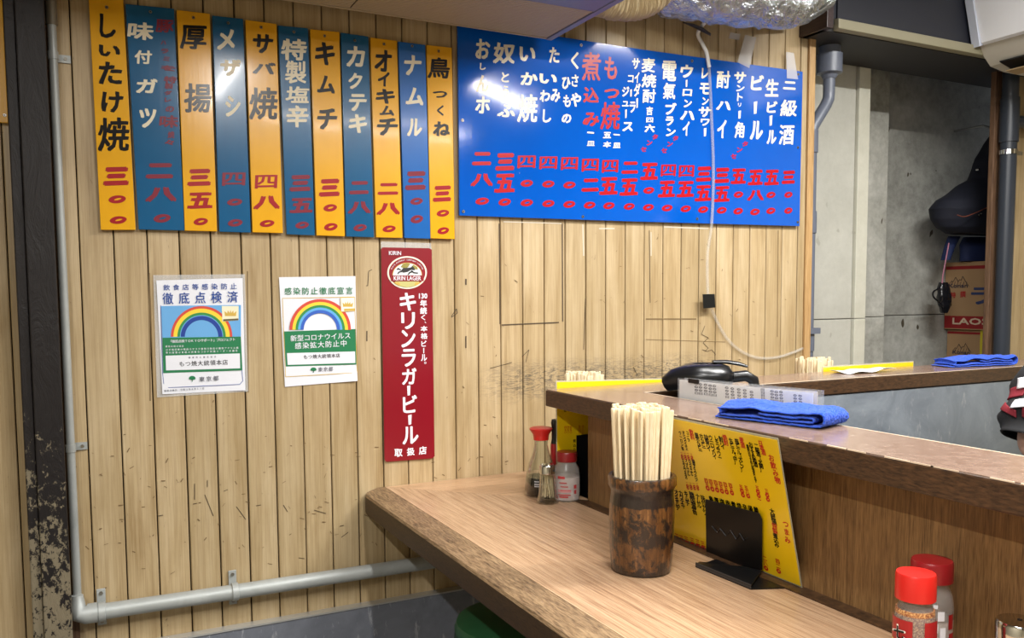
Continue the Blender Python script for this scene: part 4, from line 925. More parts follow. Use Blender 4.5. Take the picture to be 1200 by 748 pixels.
c = (1.076, -.387, ZT)
t_ = thing('toothpick_holder', 'small clear glass toothpick holder with a steel lid', 'toothpick holder', c)
m = MB(); m.lathe([(.026, 0), (.0295, .003), (.0290, .010), (.0245, .022), (.0205, .078), (.0205, .082), (.0190, .082), (.0190, .078), (.0225, .024), (.0225, .014), (0, .012)], c, 32); m.build('glass_body', GLASS, t_, smooth=True)
m = MB(); m.lathe([(.0212, .078), (.0225, .0795), (.0225, .098), (.020, .1025), (0, .104)], c, 32); m.build('lid', CHROME, t_, smooth=True)
m = MB(); x, y = c[0] + .0226 * math.cos(-1.3), c[1] + .0226 * math.sin(-1.3); m.tube([(x, y, ZT + .089), (x + .0004, y - .0014, ZT + .089)], .003, 10); m.build('lid_hole', BLACK, t_)
tpm = MB(); tpm.tube([(0, 0, 0), (0, 0, .002), (0, 0, .060), (0, 0, .064)], [.0003, .0009, .0009, .0003], 6); TP = tpm.build('toothpick', CHOP, None)
rnd = random.Random(4)
for i in range(24):
    o = TP if i == 0 else TP.copy()
    if i: COL.objects.link(o)
    a = rnd.random() * 6.283; r = .016 * math.sqrt(rnd.random()); a2 = a + rnd.uniform(-1.8, 1.8); r2 = .015 * math.sqrt(rnd.random())
    p = Vector((c[0] + r * math.cos(a), c[1] + r * math.sin(a), ZT + .0145)); q = Vector((c[0] + r2 * math.cos(a2), c[1] + r2 * math.sin(a2), ZT + .077))
    o.rotation_mode = 'QUATERNION'; o.rotation_quaternion = (q - p).to_track_quat('Z', 'Y'); o.location = p; tag(o, 'wooden toothpick standing in the clear glass holder', 'toothpick', 'toothpicks in the glass holder')

def seasoning(c, lb, r, h, cap, capm, fill, fillm, name, rot=0, lr=1.0):
    t = thing(name, lb, 'bottle', c)
    hs = h - cap
    m = MB(); m.lathe([(r * .93, 0), (r, .004), (r, hs * .70), (r * .93, hs * .84), (r * .76, hs * .95), (r * .74, hs), (r * .68, hs), (r * .70, hs * .95), (r * .88, hs * .84), (r * .94, hs * .70), (r * .94, .006), (0, .005)], c, 36); m.build('bottle_body', mat('frosted_plastic', (232, 228, 224), .2, trans=.85), t, smooth=True)
    m = MB(); m.lathe([(0, .003), (r * .97, .005), (r * .97, hs * min(fill, .70)), (r * (.97 if fill < .71 else .90), hs * fill), (0, hs * fill)], c, 36); m.build('contents', fillm, t, smooth=True)
    m = MB(); m.lathe([(r * lr * .72, hs + .0004), (r * lr * .80, hs + .001), (r * lr * .80, hs + cap - .003), (r * lr * .76, hs + cap), (0, hs + cap + .0006)], c, 36); m.build('cap', capm, t, smooth=True)
    return t
def wrap(c, r, a0, a1, z0, z1, m_, parent, name, n=10):
    m = MB()
    for i in range(n):
        p, q = a0 + (a1 - a0) * i / n, a0 + (a1 - a0) * (i + 1) / n
        m.poly([(c[0] + r * math.cos(p), c[1] + r * math.sin(p), c[2] + z0), (c[0] + r * math.cos(q), c[1] + r * math.sin(q), c[2] + z0), (c[0] + r * math.cos(q), c[1] + r * math.sin(q), c[2] + z1), (c[0] + r * math.cos(p), c[1] + r * math.sin(p), c[2] + z1)])
    return m.build(name, m_, parent, smooth=True)
SALT = mat('salt_white', (236, 228, 226), .8)
c = (1.1385, -.380, ZT); va = math.atan2(CAM.y - c[1], CAM.x - c[0])
t_ = seasoning(c, 'white salt bottle with a dull red cap beside the toothpick holder', .0345, .130, .026, REDC2, .62, SALT, 'salt_bottle')
PINK = mat('label_pink', (206, 150, 150), .5, alpha=.8); LRED = mat('label_red', (176, 52, 54), .5)
for z0, z1, a0, a1, mm in ((.026, .034, -.75, .35, PINK), (.012, .016, -.6, .1, LRED), (.018, .021, -.7, .3, LRED), (.030, .033, -.5, .3, LRED), (.040, .043, -.5, .1, LRED), (.062, .069, -.75, -.15, LRED), (.050, .053, -.6, .0, LRED), (.036, .046, .55, .8, LRED), (.022, .032, .58, .78, LRED)):
    wrap(c, .0353, va + a0, va + a1, z0, z1, mm, t_, 'label_print')
c = (1.1475, -.298, ZT)
t_ = thing('slim_bottle', 'slim dark bottle with a black top and red lower part behind the salt bottle', 'bottle', c)
m = MB(); m.lathe([(.010, 0), (.0115, .002), (.0115, .13), (.0105, .138)], c, 18); m.build('lower_body', mat('slim_red', (150, 24, 28), .3), t_, smooth=True)
m = MB(); m.lathe([(.0105, .138), (.0085, .15), (.0085, .185), (.010, .196), (.0075, .205), (0, .207)], c, 18); m.build('upper_body', BLACK, t_, smooth=True)

# right-hand seasonings
CHILI = mat('spice_flakes', (150, 92, 54), .9); t2 = NT(CHILI); t2.col(t2.ramp(t2.noise(t2.coord((1, 1, 1)), 420, 2, .7), [(.35, (110, 52, 30)), (.5, (160, 104, 62)), (.65, (214, 170, 110))]))
c = (1.012, -1.542, ZT)
t_ = seasoning(c, 'spice jar with a bright red cap and a red and yellow label', .0275, .163, .037, REDC, .9, CHILI, 'spice_jar', lr=1.19)
va = math.atan2(CAM.y - c[1], CAM.x - c[0]); r_ = .0281
LR2 = mat('label_deep_red', (158, 22, 28), .35); LY = mat('label_yellow', (196, 170, 70), .35)
wrap(c, r_, va - 1.75, va - .12, .070, .102, LR2, t_, 'label_red'); wrap(c, r_, va - 1.75, va - .12, .006, .070, LY, t_, 'label_yellow')
wrap(c, r_, va + .50, va + 1.75, .006, .102, LR2, t_, 'label_red')
wrap(c, r_ + .0002, va - .12, va - .08, .006, .102, LR2, t_, 'label_edge'); wrap(c, r_ + .0002, va + .46, va + .50, .006, .102, LR2, t_, 'label_edge')
aa = va - .78; QP = Plane((c[0] + .0368 * math.cos(aa), c[1] + .0368 * math.sin(aa), 0), (-math.sin(aa), math.cos(aa), 0), (0, 0, 1))
def around(chs, ang, z0, dz, s, m_, nm, rr):
    for i, ch in enumerate(chs):
        P_ = Plane((c[0] + rr * math.cos(ang), c[1] + rr * math.sin(ang), c[2] + z0 - i * dz), (-math.sin(ang), math.cos(ang), 0), (0, 0, 1)); P_.hit = (lambda u, v, s=s: ((u - 0) * s, (v) * -s)); 
        letter(P_, t_, m_, [(ch, 0, 0, 1, 1)], 0, 'heavy', nm)
around('七味', va - .72, .083, .021, .0215, mat('label_white', (236, 230, 220), .4), 'lettering_outline', .0286)
around('七味', va - .72, .083, .021, .0175, INK, 'lettering', .0293)
around('唐辛', va + .80, .072, .020, .014, INK, 'lettering', .0293)
c = (1.112, -1.492, ZT)
t_ = seasoning(c, 'seasoning bottle with a dark red cap standing behind the bright red capped jar', .0305, .152, .031, REDC2, .55, SALT, 'seasoning_bottle', lr=1.19)
va = math.atan2(CAM.y - c[1], CAM.x - c[0])
for k, (z0, z1, a0, a1, mm) in enumerate(((.088, .094, .1, .3, PAPER), (.070, .084, .3, .62, PAPER), (.052, .066, .10, .34, PAPER), (.040, .060, .42, .7, PAPER), (.056, .078, .86, 1.2, LR2), (.036, .050, .9, 1.3, LR2), (.060, .075, -.1, .1, PAPER), (.03, .036, -.2, .4, PAPER))): wrap(c, .0311, va + a0, va + a1, z0, z1, mm, t_, 'label_print', 5)
c = (1.117, -1.622, ZT)
t_ = thing('lidded_glass_jar', 'clear glass jar with a shiny steel lid at the lower right corner', 'jar', c)
m = MB(); m.lathe([(.028, 0), (.031, .004), (.029, .02), (.026, .075), (.024, .075), (.026, .02), (0, .012)], c, 36); m.build('glass_body', GLASS, t_, smooth=True)
m = MB(); m.lathe([(.0275, .072), (.0290, .073), (.0290, .086), (.0290, .100), (.027, .1035), (0, .105)], c, 40); m.build('lid', CHROME, t_, smooth=True)
m = MB(); m.lathe([(0, .1052), (.003, .1053), (.003, .1056), (0, .1056)], c, 10); m.build('lid_hole', BLACK, t_)

# ------------------------------------------------------------------ things on the ledge
def towel(name, lb, O, ex, L, Dp, hgt, seed):
    """folded cloth: an S-folded strip seen from its open side, swept backwards"""
    O = Vector(O); ex = Vector(ex).normalized(); ey = Vector((-ex.y, ex.x, 0)); R_ = random.Random(seed); ph = R_.random() * 6
    th = hgt * .115; lv = [th * 1.0, hgt * .33, hgt * .60, hgt * .87]
    path = []
    def seg(x0, x1, z, n=14):
        for i in range(n + 1): path.append((x0 + (x1 - x0) * i / n, z))
    def arc(x, z0, z1, side, n=7):
        for i in range(1, n):
            q = math.pi * i / n; path.append((x + side * math.sin(q) * (z1 - z0) * .55, z0 + (z1 - z0) * (1 - math.cos(q)) / 2))
    seg(.02 * L, .985 * L, lv[0]); arc(.985 * L, lv[0], lv[3], 1); seg(.985 * L, .05 * L, lv[3]); arc(.05 * L, lv[3], lv[1], -1); seg(.05 * L, .93 * L, lv[1]); arc(.93 * L, lv[1], lv[2], 1, 5); seg(.93 * L, .45 * L, lv[2], 8)
    m = MB(); NV = 22
    def fn(a, b):
        k = a * (len(path) - 1); i = min(int(k), len(path) - 2); f_ = k - i; x = path[i][0] * (1 - f_) + path[i + 1][0] * f_; z = path[i][1] * (1 - f_) + path[i + 1][1] * f_
        w_ = noise.noise(Vector((x * 22, b * 2.2, ph))) ; e = noise.noise(Vector((x * 9, b * 3, ph + 5)))
        kz = z / hgt; mid = math.sin(math.pi * min(1, max(0, b)))
        zz = z + kz * (w_ * .010 + e * .008) + kz * mid * .006; zz *= (1 - .25 * max(0, .25 - x / L) * 2)
        yy = b * Dp + (noise.noise(Vector((x * 14, z * 60, ph + 2))) * .006 if b < .05 else 0) + w_ * .003
        p = O + ex * x + ey * yy; return (p.x, p.y, max(O.z + th * .55, O.z + zz))
    m.grid(fn, len(path) - 1, NV); o = m.build(name, TOWEL, None, smooth=True, solid=th * 1.0, angle=80)
    ss = o.modifiers.new('sub', 'SUBSURF'); ss.levels = 2; ss.render_levels = 2
    tx = bpy.data.textures.new('terry', 'CLOUDS'); tx.noise_scale = .0038; tx.noise_depth = 2
    d = o.modifiers.new('terry', 'DISPLACE'); d.texture = tx; d.strength = .0048; d.mid_level = .5
    return tag(o, lb, 'towel')
A = Vector((1.150, -.935, .9994)); B = Vector((1.222, -1.178, .9994))
towel('folded_towel', 'folded blue microfibre towel on the near ledge beside the document sleeve', (1.140, -.960, .9994), (B.x - A.x, B.y - A.y, 0), .232, .098, .031, 1)
towel('folded_towel', 'folded blue microfibre towel on the far ledge in front of the cartons', (2.575, -.452, .9994), (1, -.16, 0), .285, .088, .030, 2)
m = MB()
m.grid(lambda a, b: (2.105 + a * .20 + b * .01, -.450 + b * .085 - a * .01, .9996 + .016 * max(0, a - .35) * (1 - b) + .007 * math.sin(a * 6 + b * 2) ** 2 + .001), 14, 6)
o = m.build('paper_napkin', mat('napkin_white', (238, 238, 240), .7), None, smooth=True, solid=.0008); tag(o, 'crumpled white paper napkin on the far ledge', 'napkin')

# clear sleeve with papers, standing on the kitchen shelf
HP = Plane((1.297, 0, 0), (0, -1, 0), (0, 0, 1))
t_ = thing('document_sleeve', 'clear plastic sleeve of printed papers standing behind the near ledge', 'document sleeve', (1.30, -.88, .8155))
a0 = HP.hit(797, 443); a1 = HP.hit(960, 458)
def sl(x0, x1, za, zb, m_, name, ya=0, yb=0):
    m = MB(); m.prism([(x0, -a0[0] - ya, .8155), (x0, -a1[0] + yb, .8155), (x0, -a1[0] + yb, zb), (x0, -a0[0] - ya, za)], (x1 - x0, 0, 0)); return m.build(name, m_, t_)
CL2 = mat('sleeve_film', (226, 230, 236), .1, alpha=.16)
sl(1.2905, 1.2911, a0[1], a1[1], CL2, 'front_film'); sl(1.3095, 1.3103, a0[1], a1[1], CL2, 'back_film')
sl(1.2935, 1.2942, a0[1] - .004, a1[1] - .006, mat('sheet_grey_white', (226, 226, 224), .6), 'paper_sheet', .002, .012)
sl(1.300, 1.3006, a0[1] - .010, a1[1] - .003, mat('sheet_warm', (198, 190, 178), .6), 'paper_sheet', .012, .006)
HQ = Plane((1.2933, 0, 0), (0, -1, 0), (0, 0, 1)); gg = []
for u, v in ((852, 461), (858.5, 462), (866, 463), (873, 464), (881, 466), (816, 456.5), (821, 457), (827, 457.5), (832.5, 458.5), (837.5, 459), (905, 465), (910, 466), (915.5, 466), (932, 470), (938, 470.5), (894, 463)):
    n = 4; gg += [(ch, u + (i - 1.5) * .2, v + (i - 1.5) * 3.6 - 1, 4.2, 2.9) for i, ch in enumerate('〇〇〇日' if u != 894 else '日日日日')]
for u, v in ((817, 471), (821.5, 472), (827, 473), (832.5, 474), (837.5, 474.5), (932, 482), (938, 483)): gg.append(('〇', u, v, 4, 2.6))
letter(HQ, t_, mat('print_faint', (84, 84, 92), .6), gg, .0002, 'heavy')
m = MB(); m.box(1.2905, 1.2918, -.735, -.695, a0[1] - .008, a0[1] + .002); m.build('black_tab', BLACK, t_)

# black thermal jug
c = (1.416, -.604, .8155)
t_ = thing('thermal_jug', 'black lidded thermal jug with a spout and thumb lever', 'jug', c)
m = MB(); m.lathe([(.066, 0), (.070, .006), (.072, .12), (.064, .19), (.060, .203)], c, 36); m.build('body', BLACK, t_, smooth=True)
ax = Vector((RGT.x, RGT.y, 0)).normalized(); ay = Vector((-ax.y, ax.x, 0)); C0 = Vector(c)
m = MB(); n = 40; rings = [(.064, .198, 0), (.070, .208, 0), (.074, .222, 0), (.074, .232, 0), (.070, .238, 0), (.060, .252, .004), (.042, .258, .004), (.034, .258, .004), (.030, .254, .004), (0, .254, .004)]
base = len(m.v)
for r, z, lift in rings:
    for k in range(n):
        q = 2 * math.pi * k / n; sp = max(0, math.cos(q - math.pi)) ** 10 * (.040 if r > .05 else 0) * (r / .082); rr = r + sp
        m.v.append(C0 + ax * (rr * math.cos(q)) + ay * (r * .85 * math.sin(q)) + Vector((0, 0, z - max(0, math.cos(q - math.pi)) ** 10 * (.010 if r > .05 else 0))))
for i in range(len(rings) - 1):
    for k in range(n):
        k2 = (k + 1) % n; m.f.append([i * n + k, i * n + k2, (i + 1) * n + k2, (i + 1) * n + k]); m.m.append(0)
m.build('lid', BLACK, t_, smooth=True, angle=50)
m = MB(); m.tube([C0 + ax * .02 + Vector((0, 0, .262)), C0 + ax * .055 + Vector((0, 0, .262)), C0 + ax * .085 + Vector((0, 0, .257)), C0 + ax * .108 + Vector((0, 0, .250))], [.010, .012, .012, .008], 12, sy=.45); m.build('thumb_lever', BLACK, t_, smooth=True)
m = MB(); m.tube([C0 + ax * .070 + Vector((0, 0, .222)), C0 + ax * .105 + Vector((0, 0, .226)), C0 + ax * .124 + Vector((0, 0, .215)), C0 + ax * .136 + Vector((0, 0, .17)), C0 + ax * .128 + Vector((0, 0, .10)), C0 + ax * .070 + Vector((0, 0, .055))], [.012, .012, .012, .011, .011, .010], 12, sy=1.2); m.build('handle', BLACK, t_, smooth=True)
m = MB(); m.tube([C0 - ax * .01 + Vector((0, 0, .2555)), C0 + ax * .03 + Vector((0, 0, .2555))], [.006, .006], 10, sy=.5); m.build('lid_catch', mat('shiny_black', (10, 10, 12), .08), t_, smooth=True)

# ------------------------------------------------------------------ overhead units and ducts
t_ = thing('ceiling_air_conditioner', 'ceiling-hung unit with a finely ribbed beige underside over the price plates', 'air conditioner', (.6, -.4, 2.0))
ZA = 2.0; YB = -.078; YM = -.342; YFt = -.62; XRt = 1.266; XL = -.25
GR = mat('grille_beige', (186, 170, 142), .5); FRM = mat('frame_grey_blue', (120, 120, 138), .4)
m = MB(); m.box(XL, XRt - .02, YFt, YB - .008, ZA + .014, ZA + .24); m.build('housing', FRM, t_)
m = MB(); m.box(XRt - .02, XRt, YFt, YB, ZA, ZA + .24); m.build('end_cover', FRM, t_, bevel=.002)
m = MB(); m.box(XL, XRt - .02, YB - .008, YB, ZA + .002, ZA + .03); m.build('rear_lip', GR, t_)
m = MB(); m.box(XL, XRt - .02, YFt, YM, ZA + .002, ZA + .014); m.build('smooth_panel', FRM, t_, bevel=.002)
xs = [XL, W0.hit(402, 20)[0] * 1.0, XRt - .022]
xs[1] = onz(402, 20, ZA).x
for a, b_ in ((xs[0], xs[1] - .002), (xs[1] + .002, xs[2])):
    m = MB(); y = YM + .004
    m.mi = 1; m.box(a, b_, YM, YB - .009, ZA + .0048, ZA + .0139); m.mi = 0
    while y < YB - .014: m.box(a, b_, y, y + .0058, ZA + .003, ZA + .0050); y += .0096
    m.build('grille_panel', [GR, mat('grille_gap', (84, 72, 54), .7)], t_)
# crinkled beige hose
def hose(name, path, r, m_, pitch, amp, crumple, seg=28, nsub=None):
    P_ = [Vector(p) for p in path]; pts = []; L = 0
    for i in range(len(P_) - 1):
        p0, p1, p2, p3 = P_[max(i - 1, 0)], P_[i], P_[i + 1], P_[min(i + 2, len(P_) - 1)]
        n = max(4, int((p2 - p1).length / pitch))
        for k in range(n):
            t = k / n; pts.append(.5 * ((2 * p1) + (p2 - p0) * t + (2 * p0 - 5 * p1 + 4 * p2 - p3) * t * t + (3 * p1 - p0 - 3 * p2 + p3) * t ** 3))
    pts.append(P_[-1]); m = MB()
    m.tube(pts, r, seg, True, lambda i, k: 1 + amp * (1 if i % 2 else -1) + crumple * noise.noise(Vector((i * .45, math.cos(6.283 * k / seg) * 2.2, math.sin(6.283 * k / seg) * 2.2 + r * 50))))
    return m
t_ = thing('flexible_hose', 'crinkled beige flexible hose curving up beside the ceiling unit', 'hose', (1.5, -.2, 2.05))
hose('h', [(1.275, -.21, 2.107), (1.35, -.205, 2.093), (1.43, -.20, 2.092), (1.51, -.20, 2.112), (1.565, -.20, 2.155), (1.59, -.20, 2.24), (1.60, -.20, 2.40)], .045, None, .0035, .045, .10).build('sleeve', mat('hose_beige', (176, 158, 122), .65), t_, smooth=True, angle=70)
FOILM2 = FOILM; tf = NT(FOILM2); nz = tf.noise(tf.coord((1, 1, 1)), 26, 4, .6, 1.2); tf.bump(nz, .9, .02)
t_ = thing('foil_duct', 'silver foil-wrapped duct sagging under the ceiling right of the beige hose', 'duct', (1.9, -.2, 2.08))
fm = hose('f', [(1.52, -.085, 2.26), (1.66, -.13, 2.205), (1.80, -.20, 2.178), (1.94, -.24, 2.170), (2.06, -.25, 2.19), (2.15, -.24, 2.26), (2.19, -.24, 2.42)], .088, None, .014, .012, .16, 32)
fm.build('foil_wrap', FOILM2, t_, smooth=True, angle=30)
m = MB()
def knot(a, b):
    q = a * 6.283; r = .03 * math.sin(math.pi * min(.999, max(.001, b))) * (1 + .5 * noise.noise(Vector((math.cos(q) * 2, math.sin(q) * 2, b * 5)))); return (1.832 + r * math.cos(q) * 1.6, -.17 + r * math.sin(q), 2.142 - .042 * b + .012)
m.grid(knot, 24, 10); m.build('taped_knot', mat('blue_grey_tape', (96, 110, 150), .3, .5), t_, smooth=True, angle=30)
m = MB(); m.tube([(1.765, -.06, 2.125), (1.80, -.06, 2.122), (1.835, -.07, 2.108), (1.85, -.09, 2.09)], [.004, .010, .012, .008], 12, sy=.4); m.build('dark_flap', mat('dark_tape', (44, 40, 40), .5), t_, smooth=True)
o = board_mesh(wall(-.05), [(893, 27), (931, 17), (934, 30), (896, 33)], .004, mat('black_foil_tape', (40, 42, 46), .25, .6), 'foil_flap', None, 0, 0); tag(o, 'dark loose flap of foil tape hanging right of the foil duct', 'tape')

# cable from the duct over the board
t_ = thing('drain_tube', 'white tube hanging from the foil duct, turning clear over the blue board', 'tube', (1.9, -.03, 1.02))
def smooth_path(P_, n=6):
    P_ = [Vector(p) for p in P_]; out = []
    for i in range(len(P_) - 1):
        p0, p1, p2, p3 = P_[max(i - 1, 0)], P_[i], P_[i + 1], P_[min(i + 2, len(P_) - 1)]
        for k in range(n):
            t = k / n; out.append(.5 * ((2 * p1) + (p2 - p0) * t + (2 * p0 - 5 * p1 + 4 * p2 - p3) * t * t + (3 * p1 - p0 - 3 * p2 + p3) * t ** 3))
    out.append(P_[-1]); return out
WC = wall(-.03)
m = MB(); m.tube(smooth_path([(1.815, -.13, 2.13), WC.pt(818, 38), WC.pt(824, 53), WC.pt(828, 62), WC.pt(831, 79)]), .0062, 12); m.build('white_end', WHT, t_, smooth=True)
TUBE = mat('milky_tube', (214, 212, 204), .15, alpha=.24)
WD = wall(-.0235)
m = MB(); m.tube(smooth_path([WC.pt(831, 79), WD.pt(833.5, 130), WD.pt(836, 200), WD.pt(834, 262), WD.pt(829, 300), WD.pt(829.5, 345)]) + [WD.pt(831, 353)], .0052, 12); m.build('clear_run', TUBE, t_, smooth=True)
WE = wall(-.008)
m = MB(); m.tube(smooth_path([WD.pt(831, 353), WE.pt(838, 372), WE.pt(852, 397), WE.pt(869, 412), WE.pt(888, 419.5), WE.pt(910, 419), WE.pt(930, 413), WE.pt(940.5, 408.5)]), .0052, 12); m.build('clear_run', TUBE, t_, smooth=True)
o = board_mesh(wall(-.0295), [(823.5, 345), (837.5, 344.6), (838.2, 360.6), (824.4, 361.6)], .001, mat('black_tape', (18, 20, 20), .35), 'tape_patch', None, 0, 0); tag(o, 'black square of tape pinning the clear tube to the planks', 'tape')

# wall air conditioner at the upper right
t_ = thing('wall_air_conditioner', 'white wall-mounted air conditioner with an open louvre at the upper right corner', 'air conditioner', (3.4, -.5, 2.12))
def acprof(pts, y0, y1, m_, name, bev=0): m = MB(); m.prism([(x, y0, z) for x, z in pts], (0, y1 - y0, 0)); return m.build(name, m_, t_, smooth=True, angle=25)
acprof([(3.10, 2.46), (3.115, 2.33), (3.135, 2.22), (3.165, 2.175), (3.215, 2.135), (3.30, 2.122), (3.858, 2.118), (3.858, 2.46)][::-1], -1.15, -.122, mat('ac_lower', (206, 200, 186), .45), 'casing')
acprof([(3.060, 2.50), (3.066, 2.36), (3.085, 2.30), (3.115, 2.205), (3.132, 2.199), (3.12, 2.33), (3.11, 2.50)][::-1], -1.16, -.150, ACW, 'front_panel')
FILT = mat('filter_cloth', (200, 206, 220), .9)
acprof([(3.052, 2.50), (3.058, 2.36), (3.078, 2.295), (3.108, 2.192), (3.145, 2.205), (3.12, 2.33), (3.11, 2.50)][::-1], -.149, -.118, FILT, 'filter_sheet')
m = MB(); m.prism([(3.198, -1.1, 2.142), (3.20, -1.1, 2.138), (3.30, -1.1, 2.112), (3.31, -1.1, 2.118)], (0, .93, 0)); m.build('louvre_slot', BLACK, t_)
m = MB(); m.prism([(3.225, -1.1, 2.108), (3.227, -1.1, 2.104), (3.29, -1.1, 2.098), (3.29, -1.1, 2.103)], (0, .92, 0)); m.build('louvre', mat('louvre_tan', (176, 150, 110), .4), t_)

# ------------------------------------------------------------------ cartons, jackets, bag in the recess
CP = Plane((3.759, 0, 0), (0, -1, 0), (0, 0, 1)); CP2 = Plane((3.784, 0, 0), (0, -1, 0), (0, 0, 1))
BR = mat('carton_red', (146, 26, 30), .7); BB = mat('carton_blue', (50, 62, 108), .7); BN = mat('carton_ink', (56, 52, 66), .7)
def carton(x0, y1, z0, z1, lb):
    t = thing('cardboard_carton', lb, 'carton', (x0 + .15, .26, z0))
    m = MB(); m.box(x0, x0 + .30, .07, y1, z0, z1); m.build('carton_body', CARD, t, bevel=.002); return t
def band(x0, y1, z0, z1, m_, t, name): m = MB(); m.box(x0 - .0006, x0, .0702, y1 - .002, z0, z1); m.build(name, m_, t)
t_ = carton(3.785, .445, .8005, 1.070, 'brown carton half hidden at the ledge, lower of the two in the recess')
band(3.785, .445, 1.050, 1.061, BR, t_, 'red_stripe')
yy = CP2.pt(1151.5, 400).y
m = MB(); m.box(3.7828, 3.7846, yy - .012, yy + .012, .8005, 1.0712); m.build('yellow_strap', mat('strap_yellow', (216, 200, 40), .4), t_)
def mountains(u0, v0, w_, h_, t, plane):
    m = MB()
    pts = [(0, 1), (.16, .45), (.22, .6), (.36, .08), (.48, .55), (.56, .3), (.62, .42), (.70, 0), (.86, .6), (1, 1)]
    for (x0, y0), (x1, y1) in zip(pts, pts[1:]):
        a, c_ = plane.pt(u0 + x0 * w_, v0 + y0 * h_, .0008), plane.pt(u0 + x1 * w_, v0 + y1 * h_, .0008); d = (c_ - a).normalized(); n_ = Vector((-d.z, 0, d.x)) * .0024; m.poly([a - n_, c_ - n_, c_ + n_, a + n_])
        x, y = x0 + .03, y0 + .12
    for k in range(6):
        a, c_ = plane.pt(u0 + w_ * (.12 + k * .15), v0 + h_ * .95, .0008), plane.pt(u0 + w_ * (.2 + k * .14), v0 + h_ * .55, .0008); d = (c_ - a).normalized(); n_ = Vector((-d.z, 0, d.x)) * .0016; m.poly([a - n_, c_ - n_, c_ + n_, a + n_])
    m.build('mountain_mark', BN, t)
mountains(1116, 402.5, 22, 11, t_, CP2); letter(CP2, t_, BN, [('Konan', 1126.5, 413.2, 21, 4.4)], .001, 'heavy')
t_ = carton(3.76, .445, 1.073, 1.396, 'brown carton with a red band and large blue stroke, upper of two in the recess')
band(3.76, .445, 1.361, 1.377, BR, t_, 'red_stripe'); band(3.76, .445, 1.078, 1.138, BR, t_, 'red_band')
mountains(1111.5, 324, 24, 11.5, t_, CP); letter(CP, t_, BN, [('Konan', 1123, 335, 23, 4.6)], .001, 'heavy')
letter(CP, t_, mat('carton_text_red', (170, 36, 36), .7), [('特', 1117, 346, 6.6, 7), ('撰', 1128.5, 345, 6.8, 7.4)], .001, 'heavy', 'red_lettering')
letter(CP, t_, BB, [('ラ', 1151, 347, 26, 20)], .001, 'heavy', 'blue_lettering')
letter(CP, t_, mat('carton_text_pale', (216, 196, 170), .7), [('LAOS', 1137, 376.8, 44, 7.6)], .0012, 'heavy', 'pale_lettering')

def blob(name, mat_, parent, secs, seg=32, ns=.10, amp=.02, lab=None):
    """hanging cloth: list of (z, x_left, x_right, y_mid, half depth)"""
    m = MB(); n = len(secs); sub = []
    for i in range(n - 1):
        for k in range(6):
            t = k / 6; t = t; a, b = secs[i], secs[i + 1]; sub.append([a[j] * (1 - t) + b[j] * t for j in range(5)])
    sub.append(secs[-1])
    for z, xl, xr, ym, hd in sub:
        for k in range(seg):
            q = 2 * math.pi * k / seg; x = (xl + xr) / 2 + (xr - xl) / 2 * math.cos(q); y = ym + hd * math.sin(q)
            d = noise.noise(Vector((x / ns, z / ns * .6, math.sin(q)))) * amp; m.v.append(Vector((x + d * math.cos(q), y + d * 1.4 * math.sin(q), z + d * .3)))
    for i in range(len(sub) - 1):
        for k in range(seg):
            k2 = (k + 1) % seg; m.f.append([i * seg + k, i * seg + k2, (i + 1) * seg + k2, (i + 1) * seg + k]); m.m.append(0)
    m.f.append(list(range(seg))[::-1]); m.m.append(0); m.f.append([(len(sub) - 1) * seg + k for k in range(seg)]); m.m.append(0)
    return m.build(name, mat_, parent, smooth=True, label=lab)
t_ = thing('hanging_jacket', 'dark navy jacket hanging above the cartons in the recess', 'jacket', (3.85, .3, 1.47))
def secs(rows, y0, hd): 
    out = []
    for u, v in rows:
        p = wall(y0).pt(u, v); out.append((p.z, p.x, 4.05, y0, hd))
    return out
def jk(y0, rows): return [(wall(y0).pt(u, v).z, wall(y0).pt(u, v).x, wall(y0).pt(u, v).x + w_, y0, hd) for u, v, w_, hd in rows]
blob('jacket_body', NAVY, t_, jk(.24, [(1162, 160, .06, .02), (1156, 170, .12, .04), (1149, 185, .22, .06), (1145, 197, .3, .07), (1139, 210, .36, .09), (1124, 221, .42, .10), (1104, 234, .52, .11), (1098, 244, .54, .12), (1099, 256, .54, .11), (1104, 266, .50, .10), (1113, 273, .44, .08)]))
m = MB(); JP = wall(.125); m.tube(smooth_path([JP.pt(1122, 252), JP.pt(1130, 254), JP.pt(1142, 250), JP.pt(1162, 241)]), .0022, 8); m.build('orange_piping', mat('piping', (120, 62, 44), .6), t_, smooth=True)
for u, v in ((1147, 252), (1149.5, 250.5)):
    p = JP.pt(u, v); m = MB(); m.tube([p, p + Vector((0, -.006, 0))], .004, 8); m.build('snap', CHROME, t_)
p = wall(.20).pt(1144.5, 199); m = MB(); m.tube([p, p + Vector((0, -.012, 0))], .006, 8); m.build('snap', CHROME, t_)
m = MB(); m.tube([(3.80, .45, 2.03), (3.80, .30, 2.03), (3.80, .26, 2.01)], .006, 8); m.build('hanger_hook', CHROME, t_)
t_ = thing('hanging_trousers', 'blue cloth garment hanging below the navy jacket, behind the upper carton edge', 'trousers', (3.85, .33, 1.40))
blob('cloth', NAVY2, t_, jk(.33, [(1130, 278, .3, .04), (1127, 287, .34, .06), (1127, 306, .34, .06)]), amp=.012)
blob('cloth_strap', NAVY2, t_, jk(.30, [(1113, 277, .07, .02), (1108, 292, .05, .02), (1105, 305, .035, .02)]), amp=.004)
t_ = thing('hanging_bag', 'small shiny black bag on a pink cord hanging left of the cartons', 'bag', tuple(wall(.30).pt(1105, 368)))
SHB = mat('shiny_black_bag', (26, 26, 30), .18)
blob('bag_body', SHB, t_, jk(.30, [(1102, 331, .05, .012), (1100, 338, .07, .02), (1099, 348, .08, .025), (1101, 358, .075, .022), (1104, 367, .03, .012)]), 24, .02, .006)
